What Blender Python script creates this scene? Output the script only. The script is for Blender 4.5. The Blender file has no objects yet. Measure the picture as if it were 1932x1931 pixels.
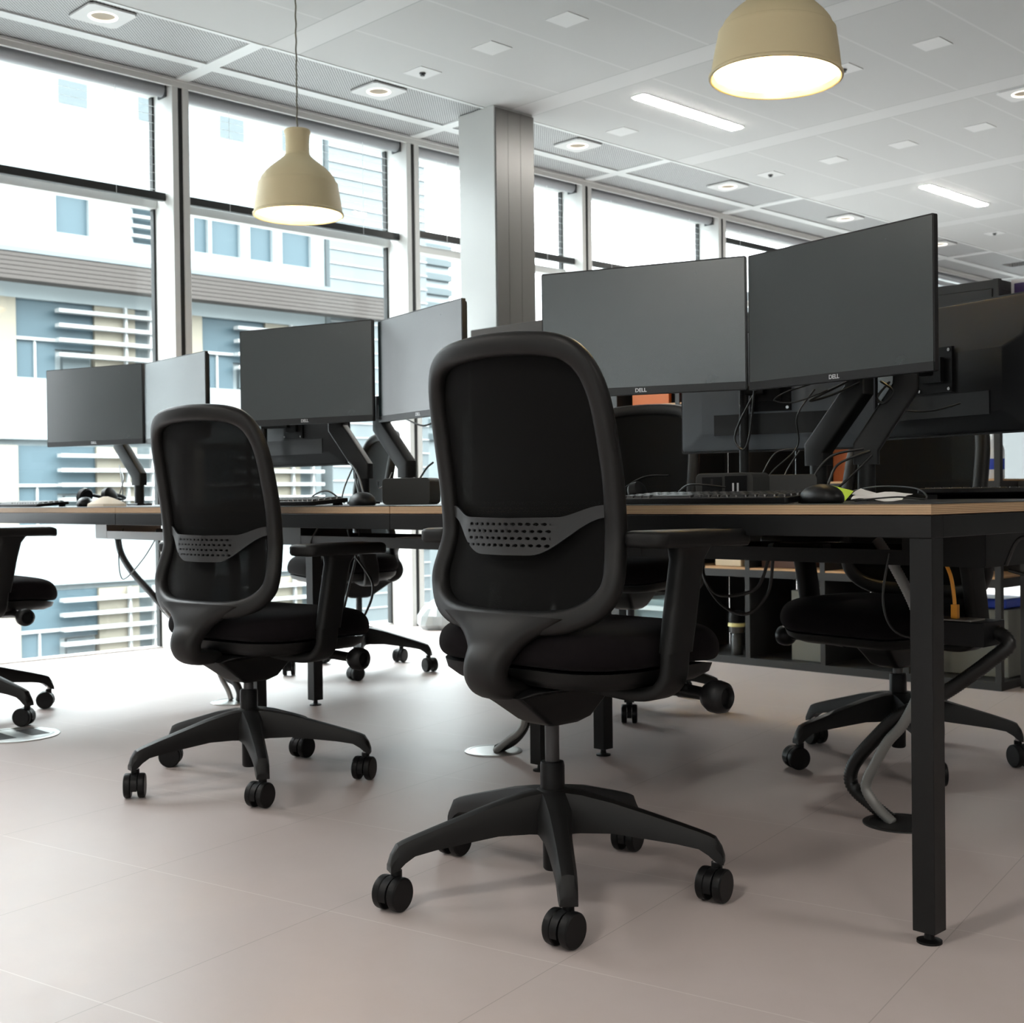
import bpy, math, random
from mathutils import Vector, Matrix
random.seed(7)
R = math.radians
sc = bpy.context.scene
COL = sc.collection

# ------------------------------------------------------------------ camera
cam_d = bpy.data.cameras.new('camera')
cam_d.sensor_width = 36.0
cam_d.lens = 2390.4 / 1932 * 36.0
cam_d.clip_start, cam_d.clip_end = 0.05, 200
cam_d.dof.use_dof = True
cam_d.dof.focus_distance = 2.35
cam_d.dof.aperture_fstop = 11.0
cam = bpy.data.objects.new('camera', cam_d)
COL.objects.link(cam)
sc.camera = cam
_roll, _pitch, _yaw, CAM_H = -0.0121, 0.0123, 0.7959, 0.752
_cr, _sr, _cp, _sp = math.cos(_roll), math.sin(_roll), math.cos(_pitch), math.sin(_pitch)
_s, _c = math.sin(_yaw), math.cos(_yaw)
_M = (Matrix(((_cr, -_sr, 0), (_sr, _cr, 0), (0, 0, 1))) @ Matrix(((1, 0, 0), (0, _cp, -_sp), (0, _sp, _cp)))
      @ Matrix(((_c, _s, 0), (0, 0, -1), (-_s, _c, 0))))          # world -> camera (right, down, forward)
_rot = Matrix((_M[0], -_M[1], -_M[2])).transposed()
cam.matrix_world = Matrix.Translation((0, 0, CAM_H)) @ _rot.to_4x4()

# ------------------------------------------------------------------ world, light, exposure
w = bpy.data.worlds.new('overcast sky'); sc.world = w; w.use_nodes = True
nt = w.node_tree; nt.nodes.clear()
out = nt.nodes.new('ShaderNodeOutputWorld'); bg = nt.nodes.new('ShaderNodeBackground')
tc = nt.nodes.new('ShaderNodeTexCoord'); sep = nt.nodes.new('ShaderNodeSeparateXYZ'); ramp = nt.nodes.new('ShaderNodeValToRGB')
ramp.color_ramp.elements[0].position = 0.0; ramp.color_ramp.elements[0].color = (0.10, 0.11, 0.115, 1)
e_ = ramp.color_ramp.elements.new(0.02); e_.color = (0.60, 0.645, 0.66, 1)
ramp.color_ramp.elements[1].position = 0.35; ramp.color_ramp.elements[1].color = (0.93, 0.98, 1.0, 1)
nt.links.new(tc.outputs['Generated'], sep.inputs[0]); nt.links.new(sep.outputs['Z'], ramp.inputs[0])
nt.links.new(ramp.outputs[0], bg.inputs['Color']); bg.inputs['Strength'].default_value = 3.7
nt.links.new(bg.outputs[0], out.inputs[0])
sc.view_settings.view_transform = 'Standard'
sc.view_settings.look = 'None'
sc.view_settings.gamma = 1.0
sc.view_settings.use_curve_mapping = False
sc.view_settings.exposure = 2.25
pd = bpy.data.lights.new('window_portal', 'AREA'); pd.shape = 'RECTANGLE'; pd.size = 22; pd.size_y = 2.85
pd.cycles.is_portal = True
po = bpy.data.objects.new('window_portal', pd); COL.objects.link(po)
po.location = (-6.0, 3.0, 1.42); po.rotation_euler = (R(90), 0, R(-90))

pd2 = bpy.data.lights.new('rear_window_portal', 'AREA'); pd2.shape = 'RECTANGLE'; pd2.size = 12.3; pd2.size_y = 1.9
pd2.cycles.is_portal = True
po2 = bpy.data.objects.new('rear_window_portal', pd2); COL.objects.link(po2)
po2.location = (1.25, -7.65, 1.75); po2.rotation_euler = (R(90), 0, 0)

# ------------------------------------------------------------------ materials
MATS = {}
def mat(name, col, rough=0.5, metal=0.0, emit=None, estr=0.0, spec=0.5, build=None, sheen=0.0):
    if name in MATS: return MATS[name]
    m = bpy.data.materials.new(name); m.use_nodes = True
    n = m.node_tree; b = n.nodes['Principled BSDF']
    b.inputs['Base Color'].default_value = (*col, 1)
    b.inputs['Roughness'].default_value = rough
    b.inputs['Metallic'].default_value = metal
    b.inputs['Specular IOR Level'].default_value = spec
    if sheen: b.inputs['Sheen Weight'].default_value = sheen
    if emit:
        b.inputs['Emission Color'].default_value = (*emit, 1); b.inputs['Emission Strength'].default_value = estr
    if build: build(n, b)
    MATS[name] = m
    return m

def N(n, t, **kw):
    x = n.nodes.new(t)
    for k, v in kw.items(): setattr(x, k, v)
    return x
def math_node(n, op, a, b=None, c=None):
    x = n.nodes.new('ShaderNodeMath'); x.operation = op
    for i, v in enumerate((a, b, c)):
        if v is None: continue
        if isinstance(v, (int, float)): x.inputs[i].default_value = v
        else: n.links.new(v, x.inputs[i])
    return x.outputs[0]
def mixc(n, fac, a, b):
    x = n.nodes.new('ShaderNodeMix'); x.data_type = 'RGBA'
    if isinstance(fac, (int, float)): x.inputs[0].default_value = fac
    else: n.links.new(fac, x.inputs[0])
    for sock, v in ((x.inputs[6], a), (x.inputs[7], b)):
        if isinstance(v, tuple): sock.default_value = (*v, 1)
        else: n.links.new(v, sock)
    return x.outputs[2]
def coords(n, kind='Object'):
    t = n.nodes.new('ShaderNodeTexCoord'); s = n.nodes.new('ShaderNodeSeparateXYZ')
    n.links.new(t.outputs[kind], s.inputs[0]); return t.outputs[kind], s.outputs
def noise(n, vec, scale, detail=3, rough=0.5):
    x = n.nodes.new('ShaderNodeTexNoise'); x.inputs['Scale'].default_value = scale; x.inputs['Detail'].default_value = detail
    x.inputs['Roughness'].default_value = rough
    if vec is not None: n.links.new(vec, x.inputs['Vector'])
    return x.outputs['Fac']
def bump(n, b, h, strength=0.2, dist=0.002):
    x = n.nodes.new('ShaderNodeBump'); x.inputs['Strength'].default_value = strength; x.inputs['Distance'].default_value = dist
    n.links.new(h, x.inputs['Height']); n.links.new(x.outputs[0], b.inputs['Normal'])
def line_mask(n, v, period, offset, width):
    """1 within width of a line repeated every period."""
    a = math_node(n, 'SUBTRACT', v, offset - period / 2)
    f = math_node(n, 'FLOORED_MODULO', a, period)
    d = math_node(n, 'ABSOLUTE', math_node(n, 'SUBTRACT', f, period / 2))
    return math_node(n, 'LESS_THAN', d, width / 2)

def b_floor(n, b):
    vec, xyz = coords(n)
    ta = R(101.63)
    t = math_node(n, 'ADD', math_node(n, 'MULTIPLY', xyz[0], math.cos(ta)), math_node(n, 'MULTIPLY', xyz[1], math.sin(ta)))
    s = math_node(n, 'ADD', math_node(n, 'MULTIPLY', xyz[0], -math.sin(ta)), math_node(n, 'MULTIPLY', xyz[1], math.cos(ta)))
    g1 = line_mask(n, t, 0.4975, 1.715, 0.0022)
    g2 = line_mask(n, s, 0.492, 2.061, 0.0018)
    n1 = noise(n, vec, 1.6, 4, 0.6); n2 = noise(n, vec, 14.0, 5, 0.65)
    f = math_node(n, 'ADD', math_node(n, 'MULTIPLY', n1, 0.6), math_node(n, 'MULTIPLY', n2, 0.4))
    c = mixc(n, f, (0.475, 0.405, 0.385), (0.625, 0.55, 0.53))
    c = mixc(n, math_node(n, 'MULTIPLY', g1, 0.45), c, (0.80, 0.76, 0.72))
    c = mixc(n, math_node(n, 'MULTIPLY', g2, 0.55), c, (0.26, 0.23, 0.21))
    n.links.new(c, b.inputs['Base Color'])
    r = math_node(n, 'ADD', math_node(n, 'MULTIPLY', n2, 0.18), 0.36)
    n.links.new(r, b.inputs['Roughness'])
def b_ceiling(n, b):
    vec, xyz = coords(n)
    ml = line_mask(n, xyz[0], 0.48, -2.62, 0.012)
    inb = line_mask(n, xyz[1], 1.505, 3.41, 0.17)
    edge = math_node(n, 'SUBTRACT', line_mask(n, xyz[1], 1.505, 3.41, 0.182), inb)
    c = mixc(n, inb, (0.455, 0.465, 0.462), (0.52, 0.53, 0.527))
    notb = math_node(n, 'SUBTRACT', 1.0, inb)
    c = mixc(n, math_node(n, 'MULTIPLY', math_node(n, 'MULTIPLY', ml, notb), 0.8), c, (0.535, 0.545, 0.54))
    c = mixc(n, math_node(n, 'MULTIPLY', edge, 0.7), c, (0.30, 0.31, 0.31))
    n.links.new(c, b.inputs['Base Color'])
def b_perf(n, b):
    vec, xyz = coords(n)
    mx = math_node(n, 'SINE', math_node(n, 'MULTIPLY', xyz[0], 2 * math.pi / 0.017))
    my = math_node(n, 'SINE', math_node(n, 'MULTIPLY', xyz[1], 2 * math.pi / 0.017))
    dots = math_node(n, 'GREATER_THAN', math_node(n, 'MULTIPLY', mx, my), 0.12)
    c = mixc(n, dots, (0.45, 0.46, 0.46), (0.06, 0.063, 0.066))
    n.links.new(c, b.inputs['Base Color'])
def b_ply(n, b):
    vec, xyz = coords(n)
    f = math_node(n, 'FRACT', math_node(n, 'MULTIPLY', math_node(n, 'SUBTRACT', xyz[2], 0.7125), 1 / 0.0030))
    st = math_node(n, 'LESS_THAN', f, 0.42)
    mp = n.nodes.new('ShaderNodeMapping'); mp.inputs['Scale'].default_value = (3, 3, 160); n.links.new(vec, mp.inputs[0])
    nz = noise(n, mp.outputs[0], 4.0, 4)
    a = mixc(n, nz, (0.45, 0.30, 0.17), (0.62, 0.45, 0.28))
    d = mixc(n, nz, (0.17, 0.095, 0.05), (0.33, 0.19, 0.10))
    n.links.new(mixc(n, st, a, d), b.inputs['Base Color'])
def b_wood(n, b):
    vec, xyz = coords(n)
    mp = n.nodes.new('ShaderNodeMapping'); mp.inputs['Scale'].default_value = (2, 30, 30); n.links.new(vec, mp.inputs[0])
    nz = noise(n, mp.outputs[0], 3.0, 4)
    n.links.new(mixc(n, nz, (0.50, 0.28, 0.13), (0.68, 0.43, 0.23)), b.inputs['Base Color'])
def b_fabric(n, b):
    vec, xyz = coords(n)
    nz = noise(n, vec, 900, 2); bump(n, b, nz, 0.35, 0.001)
    n2 = noise(n, vec, 60, 3)
    n.links.new(mixc(n, n2, (0.0048, 0.0038, 0.0044), (0.0085, 0.0066, 0.0076)), b.inputs['Base Color'])
def b_plastic(n, b):
    vec, xyz = coords(n)
    nz = noise(n, vec, 700, 2); bump(n, b, nz, 0.12, 0.0006)
def b_mesh(n, b):
    vec, xyz = coords(n)
    mx = math_node(n, 'SINE', math_node(n, 'MULTIPLY', xyz[0], 2 * math.pi / 0.0036))
    mz = math_node(n, 'SINE', math_node(n, 'MULTIPLY', xyz[2], 2 * math.pi / 0.0036))
    hole = math_node(n, 'GREATER_THAN', math_node(n, 'MULTIPLY', mx, mz), 0.985)
    tr = n.nodes.new('ShaderNodeBsdfTransparent'); mx2 = n.nodes.new('ShaderNodeMixShader')
    o = [x for x in n.nodes if x.type == 'OUTPUT_MATERIAL'][0]
    n.links.new(hole, mx2.inputs[0]); n.links.new(b.outputs[0], mx2.inputs[1]); n.links.new(tr.outputs[0], mx2.inputs[2])
    n.links.new(mx2.outputs[0], o.inputs[0])
def b_lumbar(n, b):
    vec, xyz = coords(n)
    zz = math_node(n, 'DIVIDE', math_node(n, 'SUBTRACT', xyz[2], 0.6545), 0.0130)
    row = math_node(n, 'FLOOR', zz)
    fz = math_node(n, 'SUBTRACT', math_node(n, 'FRACT', zz), 0.5)
    xx = math_node(n, 'ADD', math_node(n, 'DIVIDE', xyz[0], 0.0178), math_node(n, 'MULTIPLY', row, 0.5))
    fx = math_node(n, 'SUBTRACT', math_node(n, 'FRACT', xx), 0.5)
    d = math_node(n, 'ADD', math_node(n, 'POWER', math_node(n, 'MULTIPLY', math_node(n, 'ABSOLUTE', fx), 0.0178 / 0.0060), 2.0),
                  math_node(n, 'POWER', math_node(n, 'MULTIPLY', math_node(n, 'ABSOLUTE', fz), 0.0130 / 0.0030), 2.0))
    dot = math_node(n, 'LESS_THAN', d, 1.0)
    inr = math_node(n, 'MULTIPLY', math_node(n, 'GREATER_THAN', row, -0.5), math_node(n, 'LESS_THAN', row, 3.5))
    inx = math_node(n, 'LESS_THAN', math_node(n, 'ABSOLUTE', math_node(n, 'ADD', xyz[0], 0.008)), 0.112)
    hole = math_node(n, 'MULTIPLY', math_node(n, 'MULTIPLY', dot, inr), inx)
    tr = n.nodes.new('ShaderNodeBsdfTransparent'); mx2 = n.nodes.new('ShaderNodeMixShader')
    o = [x for x in n.nodes if x.type == 'OUTPUT_MATERIAL'][0]
    n.links.new(hole, mx2.inputs[0]); n.links.new(b.outputs[0], mx2.inputs[1]); n.links.new(tr.outputs[0], mx2.inputs[2])
    n.links.new(mx2.outputs[0], o.inputs[0])
def b_screen(n, b):
    vec, xyz = coords(n)
    nz = noise(n, vec, 9, 5, 0.7)
    r = math_node(n, 'ADD', math_node(n, 'MULTIPLY', nz, 0.08), 0.22); n.links.new(r, b.inputs['Roughness'])
def b_glass(n, b):
    g = n.nodes.new('ShaderNodeBsdfGlossy'); g.inputs['Roughness'].default_value = 0.0
    t = n.nodes.new('ShaderNodeBsdfTransparent'); t.inputs['Color'].default_value = (0.95, 0.985, 0.985, 1)
    lw = n.nodes.new('ShaderNodeLayerWeight'); lw.inputs['Blend'].default_value = 0.5
    fr = math_node(n, 'ADD', math_node(n, 'MULTIPLY', math_node(n, 'POWER', lw.outputs['Facing'], 5.0), 0.6), 0.025)
    m = n.nodes.new('ShaderNodeMixShader'); o = [x for x in n.nodes if x.type == 'OUTPUT_MATERIAL'][0]
    n.links.new(fr, m.inputs[0]); n.links.new(t.outputs[0], m.inputs[1]); n.links.new(g.outputs[0], m.inputs[2])
    n.links.new(m.outputs[0], o.inputs[0])
def b_steelhose(n, b):
    pass

PLASTIC = mat('black plastic', (0.0055, 0.0055, 0.0055), 0.5, spec=0.25, build=b_plastic)
PLASTIC2 = mat('satin black plastic', (0.0050, 0.0050, 0.0054), 0.40, spec=0.22)
FRAMEP = mat('charcoal chair frame', (0.0068, 0.0064, 0.0063), 0.47, spec=0.32, build=b_plastic)
FABRIC = mat('black seat fabric', (0.014, 0.012, 0.013), 0.95, spec=0.08, build=b_fabric, sheen=0.02)
MESH = mat('black chair mesh', (0.0040, 0.0040, 0.0040), 0.85, spec=0.12, build=b_mesh)
LUMBAR = mat('lumbar plastic', (0.009, 0.009, 0.0095), 0.48, build=b_lumbar)
POWDER = mat('black powder coat', (0.0042, 0.0044, 0.0046), 0.42, spec=0.33)
GREYSTEEL = mat('grey painted steel', (0.045, 0.048, 0.051), 0.45)
CHROME = mat('chrome', (0.6, 0.6, 0.6), 0.2, 1.0)
PLY = mat('birch plywood edge', (0.6, 0.45, 0.3), 0.55, build=b_ply)
LAMINATE = mat('graphite laminate', (0.030, 0.031, 0.034), 0.40)
WOOD = mat('oak shelf board', (0.6, 0.4, 0.2), 0.5, build=b_wood)
SCREEN = mat('matt monitor screen', (0.006, 0.0165, 0.0175), 0.30, build=b_screen, spec=0.9)
SCREEN.node_tree.nodes['Principled BSDF'].inputs['IOR'].default_value = 1.72
BEZEL = mat('monitor bezel', (0.005, 0.005, 0.0055), 0.42)
MBACK = mat('monitor back', (0.011, 0.0115, 0.013), 0.40, spec=0.35)
LOGO = mat('silver logo', (0.75, 0.76, 0.77), 0.35, 0.3)
ALU = mat('window mullion paint', (0.60, 0.60, 0.585), 0.42)
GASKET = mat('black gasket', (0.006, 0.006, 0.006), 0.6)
CASSETTE = mat('blind cassette grey', (0.36, 0.375, 0.395), 0.45)
SLAT = mat('white blind slat', (0.80, 0.82, 0.83), 0.5)
RAIL = mat('dark blind rail', (0.010, 0.011, 0.0115), 0.42)
WALLW = mat('white wall paint', (0.66, 0.66, 0.65), 0.7)
PILLAR = mat('pillar cladding', (0.44, 0.445, 0.435), 0.38)
WHITE = mat('white metal trim', (0.60, 0.62, 0.615), 0.35)
PATCH = mat('white ceiling plate', (0.56, 0.57, 0.565), 0.4)
CEIL = mat('white metal ceiling', (0.6, 0.61, 0.6), 0.50, build=b_ceiling, spec=0.03)
PERF = mat('perforated ceiling', (0.5, 0.5, 0.5), 0.5, build=b_perf)
FLOOR = mat('pinkish grey vinyl tile', (0.45, 0.37, 0.34), 0.4, build=b_floor)
LAMPOUT = mat('beige lamp rubber', (0.70, 0.595, 0.365), 0.6)
LAMPIN = mat('glowing lamp inside', (0.9, 0.8, 0.6), 0.6, emit=(1.0, 0.80, 0.50), estr=3.2)
BULB = mat('pendant diffuser', (1, 1, 1), 0.5, emit=(1.0, 0.90, 0.72), estr=11.0)
LED = mat('linear light diffuser', (1, 1, 1), 0.5, emit=(1.0, 0.955, 0.88), estr=25.0)
LEDR = mat('downlight glow', (1, 1, 1), 0.5, emit=(1.0, 0.90, 0.72), estr=0.38)
DLMIRROR = mat('downlight reflector', (0.26, 0.21, 0.15), 0.45, 0.2)
CORD = mat('braided beige cord', (0.16, 0.15, 0.11), 0.8)
CABLE = mat('black cable', (0.0045, 0.0045, 0.0045), 0.45)
GREYHOSE = mat('grey metal conduit', (0.26, 0.255, 0.245), 0.4, 0.35)
GLASS = mat('window glass', (1, 1, 1), 0, build=b_glass)
PAPER = mat('white paper', (0.82, 0.78, 0.74), 0.8)
BEIGE = mat('beige paper', (0.62, 0.54, 0.43), 0.8)
LIME = mat('lime sticky note', (0.55, 0.75, 0.06), 0.7)
BROWNS = mat('brown screen cloth', (0.036, 0.029, 0.025), 0.85)
CHARC = mat('charcoal cabinet', (0.022, 0.0215, 0.021), 0.55)
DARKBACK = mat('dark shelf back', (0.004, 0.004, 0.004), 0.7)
ORANGE = mat('orange board', (0.62, 0.16, 0.035), 0.6)
RED = mat('red board', (0.45, 0.03, 0.02), 0.6)
PURPLE = mat('purple poster', (0.055, 0.03, 0.12), 0.5)
YELLOWC = mat('orange yellow cable', (0.85, 0.34, 0.02), 0.45)
BLUEP = mat('blue plastic', (0.02, 0.06, 0.45), 0.4)
TEALP = mat('pale teal box', (0.30, 0.42, 0.44), 0.5)
BINM = mat('grey green bin', (0.16, 0.16, 0.135), 0.6)
STEEL = mat('brushed steel', (0.50, 0.50, 0.49), 0.32, 0.9)
BOTTLE = mat('white bottle plastic', (0.75, 0.78, 0.82), 0.3)
YELLOW = mat('pale yellow cap ring', (0.75, 0.68, 0.30), 0.5)
F_WHITE = mat('pale facade panel', (0.21, 0.238, 0.245), 0.5)
F_CREAM = mat('cream facade panel', (0.19, 0.168, 0.13), 0.7)
F_BLUE = mat('blue facade glass', (0.055, 0.082, 0.097), 0.35, spec=0.2)
F_GREYW = mat('grey facade glass', (0.080, 0.097, 0.103), 0.35, spec=0.2)
F_LOUV = mat('white louvre blade', (0.30, 0.307, 0.307), 0.5)
F_TOWER = mat('grey tower cladding', (0.092, 0.107, 0.113), 0.5)
F_CANOPY = mat('brown timber canopy', (0.038, 0.030, 0.026), 0.7)
F_BOUNCE = mat('pale bounce ground', (0.30, 0.30, 0.295), 0.9)  # unseen ground, kept pale to bounce daylight onto the ceiling
F_LIT = mat('lit strip lamp', (1, 1, 1), 0.5, emit=(1.0, 0.97, 0.9), estr=3.0)

# ------------------------------------------------------------------ mesh helpers
class MB:
    def __init__(s): s.v, s.f, s.m = [], [], []
    def add(s, verts, faces, mi=0, M=None):
        o = len(s.v)
        s.v += [tuple(M @ Vector(p)) if M is not None else tuple(p) for p in verts]
        s.f += [tuple(i + o for i in f) for f in faces]; s.m += [mi] * len(faces)
        return s
    def box(s, x0, x1, y0, y1, z0, z1, mi=0, M=None):
        v = [(x, y, z) for x in (x0, x1) for y in (y0, y1) for z in (z0, z1)]
        f = [(0, 1, 3, 2), (4, 6, 7, 5), (0, 4, 5, 1), (2, 3, 7, 6), (0, 2, 6, 4), (1, 5, 7, 3)]
        return s.add(v, f, mi, M)
    def loft(s, rings, closed=False, caps=True, mi=0, M=None):
        n = len(rings[0]); v = [p for r in rings for p in r]; f = []
        k = len(rings)
        for i in range(k if closed else k - 1):
            a, b = i * n, ((i + 1) % k) * n
            for j in range(n):
                f.append((a + j, a + (j + 1) % n, b + (j + 1) % n, b + j))
        if caps and not closed:
            f.append(tuple(range(n))[::-1]); f.append(tuple(range((k - 1) * n, k * n)))
        return s.add(v, f, mi, M)
    def tube(s, pts, r, seg=10, closed=False, mi=0, M=None):
        pts = [Vector(p) for p in pts]; k = len(pts); rings = []; nrm = None
        for i, p in enumerate(pts):
            if closed: t = pts[(i + 1) % k] - pts[i - 1]
            else: t = pts[min(i + 1, k - 1)] - pts[max(i - 1, 0)]
            t.normalize()
            if nrm is None:
                a = Vector((0, 0, 1)) if abs(t.z) < 0.9 else Vector((1, 0, 0)); nrm = t.cross(a).normalized()
            else:
                nrm = (nrm - t * nrm.dot(t)).normalized()
            b = t.cross(nrm); rr = r[i] if isinstance(r, (list, tuple)) else r
            rings.append([p + nrm * math.cos(q * 2 * math.pi / seg) * rr + b * math.sin(q * 2 * math.pi / seg) * rr for q in range(seg)])
        return s.loft(rings, closed, True, mi, M)
    def lathe(s, prof, seg=32, c=(0, 0, 0), mi=0, M=None, caps=True):
        rings = [[(c[0] + r * math.cos(a * 2 * math.pi / seg), c[1] + r * math.sin(a * 2 * math.pi / seg), c[2] + z) for a in range(seg)] for r, z in prof]
        return s.loft(rings, False, caps, mi, M)
    def cyl(s, p0, p1, r0, r1=None, seg=20, mi=0, M=None):
        p0, p1 = Vector(p0), Vector(p1); r1 = r0 if r1 is None else r1
        t = (p1 - p0).normalized(); a = Vector((0, 0, 1)) if abs(t.z) < 0.9 else Vector((1, 0, 0))
        n = t.cross(a).normalized(); b = t.cross(n)
        ring = lambda p, r: [p + (n * math.cos(q * 2 * math.pi / seg) + b * math.sin(q * 2 * math.pi / seg)) * r for q in range(seg)]
        return s.loft([ring(p0, r0), ring(p1, r1)], False, True, mi, M)
    def prism(s, poly, a0, a1, axis='z', mi=0, M=None):
        P = {'z': lambda u, v, w: (u, v, w), 'y': lambda u, v, w: (u, w, v), 'x': lambda u, v, w: (w, u, v)}[axis]
        return s.loft([[P(u, v, a0) for u, v in poly], [P(u, v, a1) for u, v in poly]], False, True, mi, M)

def rrect(w, h, r, n=6, cx=0, cy=0):
    """counter-clockwise rounded rectangle, half sizes w and h."""
    pts = []
    for qx, qy, a0 in ((1, 1, 0), (-1, 1, 90), (-1, -1, 180), (1, -1, 270)):
        for i in range(n + 1):
            a = R(a0 + 90 * i / n); pts.append((cx + qx * (w - r) + r * math.cos(a), cy + qy * (h - r) + r * math.sin(a)))
    return pts

def spline(pts, n=8, closed=False):
    pts = [Vector(p) for p in pts]; k = len(pts); o = []
    rng = range(k) if closed else range(k - 1)
    for i in rng:
        if closed: p0, p1, p2, p3 = pts[i - 1], pts[i], pts[(i + 1) % k], pts[(i + 2) % k]
        else: p0, p1, p2, p3 = pts[max(i - 1, 0)], pts[i], pts[i + 1], pts[min(i + 2, k - 1)]
        for j in range(n):
            t = j / n
            o.append(0.5 * ((2 * p1) + (p2 - p0) * t + (2 * p0 - 5 * p1 + 4 * p2 - p3) * t * t + (3 * p1 - p0 - 3 * p2 + p3) * t ** 3))
    if not closed: o.append(pts[-1])
    return o

def mesh(name, mb, mats, sharp=38):
    import bmesh
    me = bpy.data.meshes.new(name)
    me.from_pydata([tuple(v) for v in mb.v], [], mb.f)
    for m in (mats if isinstance(mats, (list, tuple)) else [mats]): me.materials.append(m)
    me.polygons.foreach_set('material_index', mb.m)
    bm = bmesh.new(); bm.from_mesh(me); bmesh.ops.recalc_face_normals(bm, faces=bm.faces); bm.to_mesh(me); bm.free()
    me.shade_smooth(); me.set_sharp_from_angle(angle=R(sharp))
    return me
def put(name, me, parent=None, loc=None, rot=None):
    o = bpy.data.objects.new(name, me); COL.objects.link(o)
    if parent: o.parent = parent
    if loc: o.location = loc
    if rot: o.rotation_euler = rot
    return o
def obj(name, mb, mats, parent=None, bevel=0.0, seg=2, loc=None, rot=None, sharp=38):
    o = put(name, mesh(name, mb, mats, sharp), parent, loc, rot)
    if bevel:
        b = o.modifiers.new('bevel', 'BEVEL'); b.width = bevel; b.segments = seg; b.limit_method = 'ANGLE'; b.angle_limit = R(40); b.harden_normals = True
    return o
def tag(o, label, cat, group=None, kind=None):
    if label: o['label'] = label
    if cat: o['category'] = cat
    if group: o['group'] = group
    if kind: o['kind'] = kind
    return o
def thing(name, label, cat, loc=(0, 0, 0), rz=0.0, group=None):
    o = bpy.data.objects.new(name, None); COL.objects.link(o); o.empty_display_size = 0.05
    o.location = loc; o.rotation_euler = (0, 0, rz)
    return tag(o, label, cat, group)
def struct(name, mb, mats, bevel=0.0):
    o = obj(name, mb, mats, None, bevel); o['kind'] = 'structure'; return o
def copy_tree(o, parent=None):
    c = o.copy(); COL.objects.link(c)
    if parent: c.parent = parent
    for ch in list(o.children): copy_tree(ch, c)
    return c

# ------------------------------------------------------------------ the room shell
GX, FX, ZC = -5.86, -5.667, 2.845       # glass plane, mullion front plane, ceiling height
Y0, Y1, X1 = -7.5, 14.3, 8.5
struct('floor', MB().box(GX - 0.12, X1, Y0, Y1, -0.08, 0.0), FLOOR)
struct('ceiling', MB().box(-4.975, X1, Y0, Y1, ZC, ZC + 0.1), CEIL)
DLY = [2.595 + 1.507 * k for k in range(-6, 8)]
mb = MB().box(GX, -5.236, Y0, Y1, ZC + 0.004, ZC + 0.1).box(-5.024, -4.975, Y0, Y1, ZC + 0.004, ZC + 0.1)
for a, b in zip([Y0 - 0.106] + DLY, DLY + [Y1 + 0.106]): mb.box(-5.236, -5.024, a + 0.106, b - 0.106, ZC + 0.004, ZC + 0.1)
struct('ceiling_perforated_band', mb, PERF)
mb = MB()
mb.box(-5.44, -5.37, Y0, Y1, ZC - 0.004, ZC + 0.02)
mb.box(-4.995, -4.972, Y0, Y1, ZC - 0.003, ZC + 0.02)
for k in range(-6, 8):
    y = 3.279 + 1.505 * k
    mb.box(FX, -4.975, y - 0.035, y + 0.035, ZC - 0.0045, ZC + 0.02)
struct('trim_1', mb, WHITE)                                            # white joint strips of the perimeter ceiling
struct('trim_2', MB().box(FX - 0.015, FX + 0.002, Y0, Y1, 2.806, ZC).box(FX - 0.015, FX + 0.012, Y0, Y1, ZC - 0.012, ZC), ALU)   # pelmet above the windows
struct('wall_back', MB().box(GX, X1, Y0 - 0.1, Y0, 0, 0.8).box(GX, X1, Y0 - 0.1, Y0, 2.7, ZC + 0.1).box(GX, -4.9, Y0 - 0.1, Y0, 0.8, 2.7).box(7.4, X1, Y0 - 0.1, Y0, 0.8, 2.7), WALLW)
mb = MB()
for k in range(9): mb.box(-4.9 + 1.5375 * k - 0.03, -4.9 + 1.5375 * k + 0.03, Y0 - 0.1, Y0 + 0.02, 0.8, 2.7)
wb = struct('window_20', mb, ALU)
obj('glass_pane', MB().box(-4.9, 7.4, Y0 - 0.06, Y0 - 0.05, 0.8, 2.7), GLASS, wb)
struct('sky_block_slab', MB().box(GX - 0.12, X1, Y0, Y1, 3.0, 3.1), WALLW)  # unseen slab added to stop sky leaking through the downlight holes
struct('wall_right', MB().box(X1, X1 + 0.1, Y0, Y1, 0, ZC), WALLW)
struct('wall_far', MB().box(GX, X1, Y1, Y1 + 0.1, 0, ZC), WALLW)
mb = MB(); mb.box(GX - 0.12, GX + 0.02, Y0, Y1, 2.83, 3.2); mb.box(GX - 0.12, GX - 0.05, Y0, Y1, -0.4, -0.001)
struct('wall_left', mb, ALU)

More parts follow.
